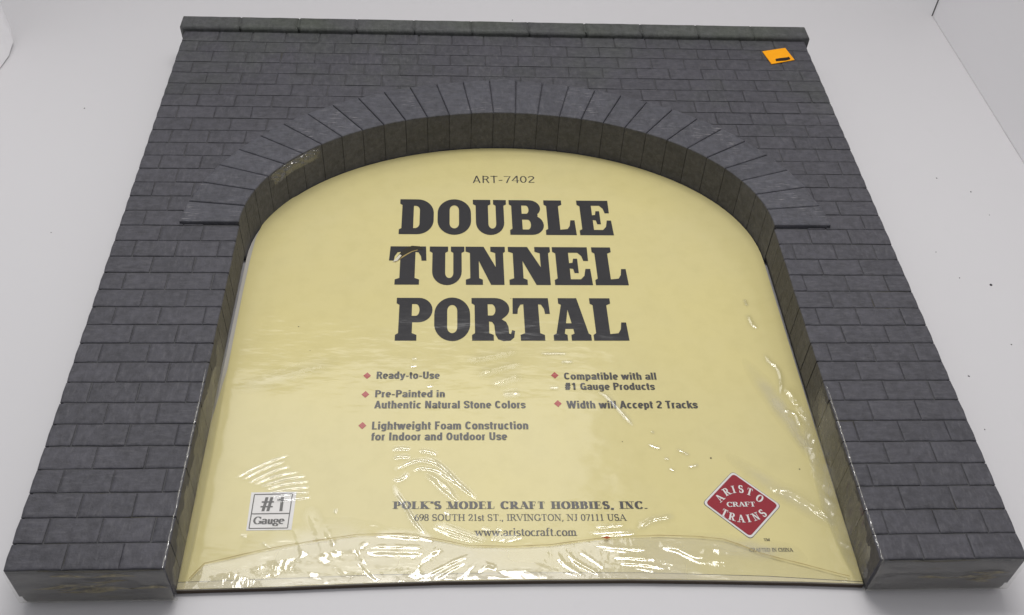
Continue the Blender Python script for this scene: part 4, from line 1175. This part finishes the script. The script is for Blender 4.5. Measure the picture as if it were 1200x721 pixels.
    V = np.stack([X.ravel(), Y.ravel(), Zf.ravel()], 1)[used]
    print('film', len(V), len(quads))
    mk('crinkled_film', V, quads, M_FILM, wrap, True, {'fade': (np.clip((fade - .06) * 1.4, 0, 1) * (1 + GB) * edge).ravel()[used], 'haze': np.clip(hz, 0, .8).ravel()[used]})
film_sheet()

def bridge(name, A, B, seed, hz0, sag, amp):
    """film hung between a line on the card (A) and the edge of the foam (B)"""
    nu, nv = 150, 70
    A = np.array(A); B = np.array(B)
    u = np.linspace(0, 1, nu)
    a = np.stack([np.interp(u, np.linspace(0, 1, len(A)), A[:, k]) for k in range(3)], 1)
    b = np.stack([np.interp(u, np.linspace(0, 1, len(B)), B[:, k]) for k in range(3)], 1)
    V, fd, hz = [], [], []
    for j in range(nv):
        v = j / (nv - 1)
        p = a * (1 - v) + b * v
        s = math.sin(math.pi * v)
        p[:, 2] -= sag * s
        wr = (value_noise(u * 9 + v * 3, np.full(nu, v * 2.0), seed) - .5) + .5 * (value_noise(u * 26 - v * 6, np.full(nu, v * 3.0), seed + 1) - .5) + .25 * (value_noise(u * 60 + v * 12, np.full(nu, v * 6.0), seed + 2) - .5)
        p[:, 0] += amp * wr * s * (1 if B[0, 0] < 0 else -1)
        p[:, 2] += amp * .6 * wr * s
        V.append(p)
        e = np.clip(np.minimum(u * 6, 1), 0, 1) * min(1, v * 8 + .1)
        fd.append(e)
        hz.append(e * hz0 * (.25 + 1.1 * value_noise(u * 7 + v * 2, np.full(nu, v * 2.5), seed + 5) ** 2))
    V = np.concatenate(V); n = nu
    F = [(j * n + i, j * n + i + 1, (j + 1) * n + i + 1, (j + 1) * n + i) for j in range(nv - 1) for i in range(nu - 1)]
    mk(name, V, F, M_FILM, wrap, True, {'fade': np.concatenate(fd) * (1.5 if name == 'soffit_film' else .8), 'haze': np.clip(np.concatenate(hz), 0, .7)})
zc = PAPER_Z + .0012
bridge('side_film', [(.338, .25, zc), (.332, .17, zc), (.330, .10, zc), (.336, .05, zc), (.344, .008, zc)],
       [(.3525, .235, .0012), (.3525, .17, .0012), (.3525, .10, .0012), (.3525, .05, .0012), (.3535, -.0015, .0012)], 61, .26, .012, .0075)
bridge('side_film', [(-.344, .33, zc), (-.343, .22, zc), (-.342, .12, zc), (-.343, .06, zc), (-.345, .010, zc)],
       [(-.3525, .33, .0012), (-.3525, .22, .0012), (-.3525, .12, .0012), (-.3525, .06, .0012), (-.3535, -.0015, .0012)], 71, .22, .008, .003)

def front_film(x0, x1, seed):
    nx, nz = 150, 40
    V, fd, hz = [], [], []
    for j in range(nz):
        t = j / (nz - 1)
        for i in range(nx):
            s = i / (nx - 1)
            x = x0 + (x1 - x0) * s
            z = 0.0014 - t * (ZT - 0.004)
            n_ = noise.noise(Vector((x * 30, z * 90, seed))) + .5 * noise.noise(Vector((x * 80 + z * 90, z * 200, seed + 3)))
            endr = min(s, 1 - s) * (x1 - x0)
            y = -0.0044 - 0.0012 * n_ * math.sin(math.pi * min(1, t * 1.1)) - .001 * t
            if t < .06: y = -0.0022 - t * .04
            if t > .85: y += (t - .85) ** 2 * .32
            V.append((x, y, z)); fd.append(1.0)
            hz.append(max(0, .05 + .10 * t + .07 * n_))
    F = [(j * nx + i, (j + 1) * nx + i, (j + 1) * nx + i + 1, j * nx + i + 1) for j in range(nz - 1) for i in range(nx - 1)]
    mk('front_film', V, F, M_FILM, wrap, True, {'fade': fd, 'haze': hz})
front_film(-0.500, -0.349, 2.0)
front_film(0.350, 0.500, 7.0)
ribbon('film_seam', SEAM, .0008, PAPER_Z + .0030, M_SEAM, wrap)
flat('rust_stain', [(.0832, .0625), (.0889, .0641), (.0933, .0626), (.0885, .0606)][::-1], PAPER_Z + .0036, M_RUST, wrap)

# film gathered on the soffit, and its edge highlight painted as a hazy lip
arcp = [q for q in arc_samples(A_IN, B_IN, 2.0, 121) if -0.322 < q[0] < -0.262 and q[1] > Y_SP + .03]
cen = np.array([0.0, Y_SP - .1])
def inward(q, d):
    v = cen - np.array(q); v /= np.linalg.norm(v); return np.array(q) + v * d
bridge('soffit_film', [(*inward(q, .005), -.014) for q in arcp], [(*inward(q, .0015), .0035) for q in arcp], 91, .05, -.003, .006)
def lip(pts, w, hz, seed):
    V, fd, hh = [], [], []
    r = random.Random(seed)
    for i, p in enumerate(pts):
        k = w * (.5 + r.random())
        V += [(p[0] - k, p[1], p[2]), (p[0], p[1], p[2] + k * .8), (p[0] + k, p[1], p[2])]
        e = hz * (.3 + .9 * r.random() ** 2) * min(1, 6 * i / len(pts))
        fd += [.8] * 3; hh += [e * .6, e, e * .6]
    n = len(pts)
    F = []
    for i in range(n - 1):
        for c in range(2): F.append((i * 3 + c, i * 3 + c + 1, i * 3 + 4 + c, i * 3 + 3 + c))
    mk('film_lip_highlight', V, F, M_FILM, wrap, True, {'fade': fd, 'haze': hh})
lip([(-.3518 + rag(.0004), y, .0014 + rag(.0004)) for y in np.linspace(.25, -.0005, 90)], .0008, .34, 1)
lip([(.3520 + rag(.0004), y, .0014 + rag(.0004)) for y in np.linspace(.22, -.0005, 80)], .0007, .30, 2)
